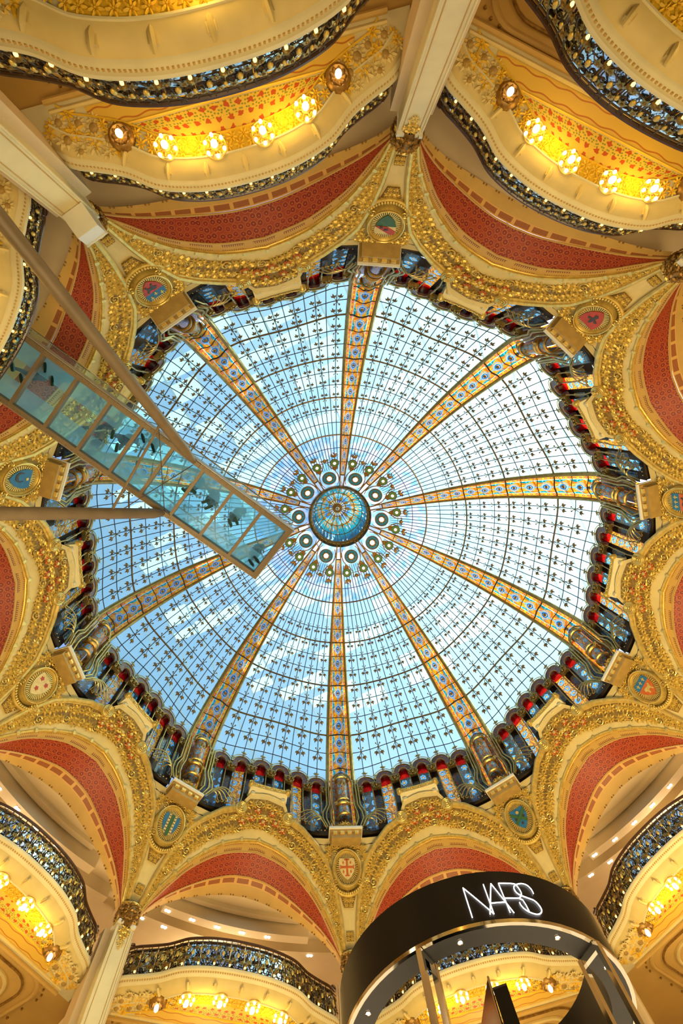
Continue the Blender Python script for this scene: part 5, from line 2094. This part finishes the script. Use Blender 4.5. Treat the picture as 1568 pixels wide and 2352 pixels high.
PB0, PB1 = wp(2.60, -HW + 0.05, 10.97), Vector((7.60, 3.59, 7.28))
for a, b in ((PT0, PT1), (PB0, PB1)):
    mb = MB()
    mb.tube([a, a.lerp(b, 0.02), a.lerp(b, 0.06), b], [0.04, 0.075, 0.115, 0.125], 14)
    st = wpart('strut', mb, 'walk_steel', True)
    mb = MB()
    mb.box(a + Vector((0, 0, 0.03)), (0.26, 0.10, 0.10), AXW)
    wpart('gusset', mb, 'walk_steel', False, st)
mb = MB()
mb.tube([PT0.lerp(PT1, 0.18), PB0.lerp(PB1, 0.30)], 0.028, 6)
wpart('tie_rod', mb, 'walk_steel', True)
for a, b in ((PT0.lerp(PT1, 0.2), wp(2.62, -0.66, 11.0)), (wp(2.72, 0.62, 11.0), PB0.lerp(PB1, 0.27))):
    mb = MB()
    mb.tube([a, b], 0.010, 5)
    wpart('tie_wire', mb, 'iron', True)

# ------------------------------------------------------------------ people on the walkway
HS = 1.0 / S


def person_body(stride, bend, arm):
    V, E, RD = [], [], []

    def add(p, r, par=None):
        V.append(p)
        RD.append(r)
        if par is not None:
            E.append((par, len(V) - 1))
        return len(V) - 1
    pel = add((0, 0, .95), .135)
    sp = add((0, .01, 1.14), .125, pel)
    ch = add((0, .02 + bend, 1.36), .145, sp)
    nk = add((0, .03 + bend, 1.50), .06, ch)
    hd = add((0, .05 + bend * 1.5, 1.60), .085, nk)
    add((0, .06 + bend * 1.5, 1.70), .08, hd)
    for s_ in (-1, 1):
        f = s_ * stride
        hp = add((s_ * .09, 0, .88), .095, pel)
        kn = add((s_ * .10, .03 + f * .5, .50), .065, hp)
        add((s_ * .10, f - .02 * (f < 0), .10), .045, kn)
        sh = add((s_ * .17, .02 + bend, 1.40), .062, ch)
        el = add((s_ * .25, -.03 - f * .3 + bend, 1.13), .048, sh)
        wr = add((s_ * .23, .06 + arm - f * .5 + bend, .92 + arm * .7), .033, el)
        pa = add((s_ * .225, .09 + arm * 1.3 - f * .5 + bend, .86 + arm), .036, wr)
        for q, (dx, L) in enumerate(((-.028, .07), (-.009, .08), (.010, .075), (.028, .06))):
            k1 = add((V[pa][0] + dx, V[pa][1] + .03, V[pa][2] - .045), .009, pa)
            add((V[pa][0] + dx, V[pa][1] + .035 + L * .3, V[pa][2] - .045 - L * .6), .008, k1)
        t1 = add((V[pa][0] - s_ * .035, V[pa][1] + .03, V[pa][2] - .005), .011, pa)
        add((V[pa][0] - s_ * .045, V[pa][1] + .055, V[pa][2] - .03), .009, t1)
    me = bpy.data.meshes.new('tmp')
    me.from_pydata(V, E, [])
    ob = bpy.data.objects.new('tmp', me)
    col.objects.link(ob)
    md = ob.modifiers.new('skin', 'SKIN')
    for i, r in enumerate(RD):
        me.skin_vertices[0].data[i].radius = (r, r * (0.75 if i in (1, 2) else 1.0))
    me.skin_vertices[0].data[0].use_root = True
    ob.modifiers.new('sub', 'SUBSURF').levels = 1
    dg = bpy.context.evaluated_depsgraph_get()
    out = bpy.data.meshes.new_from_object(ob.evaluated_get(dg))
    bpy.data.objects.remove(ob)
    bpy.data.meshes.remove(me)
    out.transform(Matrix.Scale(HS, 4))
    out.polygons.foreach_set('use_smooth', [True] * len(out.polygons))
    out.materials.clear()
    return out


def shoe_mb(x, y):
    mb = MB()
    ol = [(-.040, -.09), (-.045, .0), (-.048, .09), (-.035, .165), (0, .19), (.035, .165), (.048, .09), (.045, .0), (.040, -.09), (0, -.11)]
    for z0, z1, k in ((0, .025, 1.0), (.025, .065, .92), (.065, .10, .72)):
        mb.prism([((px * k + x) * HS, (min(py, .19 if z0 < .03 else (.15 if z0 < .05 else .05)) * k + y) * HS) for px, py in ol], Matrix.Identity(4), z0 * HS, z1 * HS)
    return mb


def coat_mb(length, bend):
    mb = MB()
    prof = [(.17, length), (.175, .95), (.165, 1.14), (.185, 1.34), (.14, 1.44), (.075, 1.50)]
    P = []
    for r, z in prof:
        yo = .01 + bend * max(0, (z - .95) / .45)
        P.append([Vector((r * 1.12 * math.cos(a), r * .82 * math.sin(a) + yo, z)) * HS for a in frange(0, 2 * PI, 14)])
    mb.grid(P)
    for s_ in (-1, 1):
        mb.tube([Vector((s_ * .15, .02 + bend, 1.41)) * HS, Vector((s_ * .245, -.02 + bend, 1.15)) * HS, Vector((s_ * .235, .05 + bend, .97)) * HS], [.075 * HS, .065 * HS, .052 * HS], 8)
    return mb


POSES = [(0.0, 0.0, 0.0), (0.17, 0.02, 0.0), (0.06, 0.03, 0.10)]
BODY = [person_body(*p) for p in POSES]
PEOPLE = [  # along, across, facing, pose, trousers, coat, coat hem, what
    (0.30, -0.44, 200, 0, 'black', 'grey', .80, 'person in a grey coat standing at the tip of the glass walkway'),
    (1.26, 0.06, 215, 0, 'grey', 'grey', .45, 'person in a long grey coat, second from the walkway tip'),
    (1.97, 0.00, 120, 0, 'navy', 'navy', .60, 'person in a dark navy coat, third from the walkway tip'),
    (2.50, 0.04, 190, 2, 'jean', 'olive', .82, 'person in an olive jacket, fourth from the walkway tip'),
    (3.78, 0.36, 40, 1, 'grey', 'grey', .80, 'person in pale grey walking by the rail at the middle of the walkway'),
    (4.40, -0.06, 70, 1, 'navy', 'black', .75, 'person in black walking along the middle of the walkway floor'),
    (6.26, 0.30, 60, 1, 'olive', 'olive', .70, 'person in olive clothes on the second pane from the balcony'),
    (6.80, -0.08, 50, 1, 'black', 'navy', .80, 'person in dark clothes stepping onto the walkway at the balcony'),
]
wang = math.atan2(WD.y, WD.x)
for a, b, fc, ps, tr, ct, hem, lab in PEOPLE:
    o = place_root('person', Matrix.Translation(wp(a, b, ZW + 0.155)) @ Matrix.Rotation(wang + R(fc) - PI / 2, 4, 'Z'), category='person', label=lab, group='people on the glass walkway')
    me = BODY[ps].copy()
    for mt in ('cloth_' + tr, 'skin'):
        me.materials.append(MATS[mt])
    for pl in me.polygons:
        z = pl.center.z / HS
        pl.material_index = 1 if z > 1.47 or (abs(pl.center.x) / HS > .19 and z < .96 and z > .6) else 0
    link('body', me, o)
    st = POSES[ps][0]
    for s_ in (-1, 1):
        link('shoe', shoe_mb(s_ * .10, s_ * st).mesh('shoe', 'shoe', False), o)
    link('coat', coat_mb(hem, POSES[ps][1]).mesh('coat', 'cloth_' + ct), o)
    mb = MB()
    mb.sph(Vector((0, .04 + POSES[ps][1] * 1.5, 1.665)) * HS, .098 * HS, 10, 7, (1, 1.05, 1.0))
    link('hair', mb.mesh('hair', 'hair'), o)

# ------------------------------------------------------------------ black ring kiosk sign
KC = Vector((0.58614, 1.46988, 0))
KR, KI, KZ0, KZ1 = 0.9537, 0.796, 2.2, 2.519
kio = place_root('ring_kiosk', Matrix.Translation(KC + Vector((0, 0, -1.15))), category='kiosk', label='black ring-shaped shop kiosk canopy with white NARS lettering')
KB = KC + Vector((0, 0, -1.15))


def kp(r, a, z):
    return KC + Vector((r * math.cos(R(a)), r * math.sin(R(a)), z))


def kring(prof, n=72):
    mb = MB()
    mb.grid([[kp(r, 360 * i / n, z) for i in range(n + 1)] for r, z in prof])
    return mb


def kpart(name, mb, mat, smooth=True, parent=None, **kw):
    return link(name, mb.mesh(name, mat, smooth, KB), parent or kio, **kw)


kb = kpart('outer_band', kring([(KI, KZ1), (KR, KZ1), (KR, KZ0 + 0.012)]), 'black_satin')
kpart('inner_band', kring([(KI, KZ0), (KI, KZ1)]), 'black_satin')
kpart('soffit_ring', kring([(KI, KZ0), (KR - 0.02, KZ0)]), 'charcoal')
kpart('chrome_trim', kring([(KR - 0.022, KZ0 - 0.004), (KR + 0.003, KZ0 - 0.004), (KR + 0.004, KZ0 + 0.016), (KR - 0.01, KZ0 + 0.016)]), 'chrome')
STROKES = [[(77.0, 2.246), (77.1, 2.429), (85.0, 2.246), (85.1, 2.431)],
           [(83.6, 2.247), (88.1, 2.432), (92.5, 2.246)],
           [(85.3, 2.31), (90.9, 2.311)],
           [(91.1, 2.248), (91.1, 2.432), (96.4, 2.432), (97.9, 2.426), (98.7, 2.393), (98.6, 2.367), (97.3, 2.342), (95.8, 2.337), (91.3, 2.336)],
           [(96.8, 2.338), (98.1, 2.327), (98.5, 2.296), (98.7, 2.257)],
           [(104.0, 2.38), (103.9, 2.408), (102.8, 2.432), (100.9, 2.439), (98.5, 2.43), (96.9, 2.414), (96.5, 2.394), (96.9, 2.371), (98.3, 2.356), (100.7, 2.344),
            (102.9, 2.333), (104.1, 2.305), (104.2, 2.277), (103.0, 2.255), (101.1, 2.246), (98.8, 2.254), (97.3, 2.27), (96.5, 2.291), (96.3, 2.311)]]


def smooth_path(p, n=4):
    if len(p) < 5:
        return p
    tab = [(i, a, z) for i, (a, z) in enumerate(p)]
    return [tuple(cubic(tab, i / n)) for i in range(n * (len(p) - 1) + 1)]


for nm, idx in (('letter_n', (0,)), ('letter_a', (1, 2)), ('letter_r', (3, 4)), ('letter_s', (5,))):
    mb = MB()
    for i in idx:
        pth = STROKES[i]
        if i == 3:
            pth = pth[:2] + smooth_path(pth[1:])[1:]
        elif i == 5:
            pth = smooth_path(pth)
        segs = [pth] if i in (5,) else ([pth[:2], pth[1:]] if i == 3 else [pth[j:j + 2] for j in range(len(pth) - 1)])
        for sg_ in segs:
            mb.tube([kp(KR + 0.006, a, z) for a, z in (sg_ if len(sg_) > 2 else [tuple(x + (y - x) * t for x, y in zip(sg_[0], sg_[1])) for t in frange(0, 1, 4)])], 0.0034, 6)
    kpart(nm, mb, 'sign_white', True, kb, label='white lit letter')
for x, y in ((1.405, 1.765), (0.881, 2.287), (0.277, 2.294), (-0.077, 2.044)):
    mb = MB()
    mb.lathe([(0.020, 0), (0.018, -0.006), (0.013, -0.004)], Matrix.Translation((x, y, KZ0 - 0.001)), 12)
    sp = kpart('spotlight', mb, 'chrome')
    mb = MB()
    mb.lathe([(0.013, -0.004), (0, -0.006)], Matrix.Translation((x, y, KZ0 - 0.001)), 12)
    kpart('lens', mb, 'spot_white', True, sp)
for (x0, y0), (x1, y1) in (((1.127, 2.25), (1.029, 2.129)), ((0.032, 2.255), (0.102, 2.112))):
    d = Vector((x1 - x0, y1 - y0, 0)).normalized()
    n_ = Vector((-d.y, d.x, 0))
    for x, y in ((x0, y0), (x1, y1)):
        mb = MB()
        mb.box(Vector((x, y, 0.52)), (0.03, 0.035, 3.34), (d, n_, Vector((0, 0, 1))))
        kpart('mirror_post', mb, 'chrome', False)
    mb = MB()
    mb.box(Vector(((x0 + x1) / 2, (y0 + y1) / 2, KZ0 - 0.03)), ((Vector((x1 - x0, y1 - y0, 0))).length, 0.03, 0.035), (d, n_, Vector((0, 0, 1))))
    kpart('post_header', mb, 'chrome', False)
# pointed display with a printed portrait, and a black pillar beside it
obl = place_root('pointed_display', Matrix.Translation(KC + Vector((0, 0, -1.15))), category='display', label='tall pointed black display panel with a glowing portrait print inside the ring kiosk')
TIP = Vector((0.495, 1.503, 2.531))
BL, BR, BK = Vector((1.007, 1.323, 1.6)), Vector((0.522, 1.490, 1.6)), Vector((0.62, 1.15, 1.6))
mb = MB()
mb.grid([[TIP, TIP], [BL, BR]], [[(0.5, 1), (0.6, 1)], [(0, -0.9), (1, -0.9)]])
link('portrait_face', mb.mesh('portrait_face', 'portrait_print', False, KB), obl)
for nm, a, b in (('side_face', BR, BK), ('rear_face', BK, BL)):
    mb = MB()
    bb = len(mb.v)
    mb.v += [TIP.copy(), a.copy(), b.copy()]
    mb.face((bb, bb + 1, bb + 2))
    link(nm, mb.mesh(nm, 'black_satin', False, KB), obl)
mb = MB()
mb.tube([TIP, BR], 0.008, 5)
link('chrome_edge', mb.mesh('chrome_edge', 'chrome', True, KB), obl)
mb = MB()
for z0, z1, q in ((-1.15, 1.5, 0.0), (1.5, 1.6, 0.03)):
    mb.box(Vector((0.75, 1.32, (z0 + z1) / 2)), (0.62 + q, 0.46 + q, z1 - z0))
link('pedestal', mb.mesh('pedestal', 'black_satin', False, KB), obl)
pil = place_root('black_pillar', Matrix.Translation(Vector((0.433, 1.50, -1.15))), category='display', label='square black pillar beside the pointed display in the ring kiosk')
mb = MB()
mb.box(Vector((0.433, 1.50, 0.645)), (0.098, 0.10, 3.58), (Vector((0.93, -0.37, 0)), Vector((0.37, 0.93, 0)), Vector((0, 0, 1))))
link('shaft', mb.mesh('shaft', 'black_satin', False, Vector((0.433, 1.50, -1.15))), pil)
mb = MB()
mb.box(Vector((0.433, 1.50, 2.441)), (0.102, 0.104, 0.012), (Vector((0.93, -0.37, 0)), Vector((0.37, 0.93, 0)), Vector((0, 0, 1))))
link('cap', mb.mesh('cap', 'charcoal', False, Vector((0.433, 1.50, -1.15))), pil)

# ------------------------------------------------------------------ outer skylight roof above the dome
ro = place_root('roof_skylight', Matrix.Translation((0, 0, 29)), category='roof', kind='structure', label='outer glazed roof with white panels above the dome')
rr_ = random.Random(11)
rot = Matrix.Rotation(R(-28), 4, 'Z')


def rfp(u, v):
    """u along the ridge, v across, gable roof"""
    return rot @ Vector((u, v, 33.0 - 0.28 * abs(v)))


for iu in range(-9, 10):
    for iv in range(-11, 11):
        u, v = iu * 1.7, iv * 1.3 + 0.65
        if math.hypot(u, v) > 15 or rr_.random() < 0.52:
            continue
        w = rr_.uniform(0.5, 0.95)
        mb = MB()
        mb.grid([[rfp(u - 0.8, v - 0.6 * w), rfp(u + 0.8, v - 0.6 * w)], [rfp(u - 0.8, v + 0.6 * w), rfp(u + 0.8, v + 0.6 * w)]])
        link('roof_pane', mb.mesh('roof_pane', 'roof_glass', False, Vector((0, 0, 29))), ro)
for iu in range(-9, 11):
    mb = MB()
    u = iu * 1.7 - 0.85
    mb.tube([rfp(u, -14), rfp(u, 0), rfp(u, 14)], 0.06, 4)
    link('girder', mb.mesh('girder', 'roof_white', False, Vector((0, 0, 29))), ro)

# ------------------------------------------------------------------ layout units to metres
for me in bpy.data.meshes:
    me.transform(Matrix.Scale(S, 4))
for o in bpy.data.objects:
    if o.type in ('MESH', 'EMPTY'):
        o.location = o.location * S
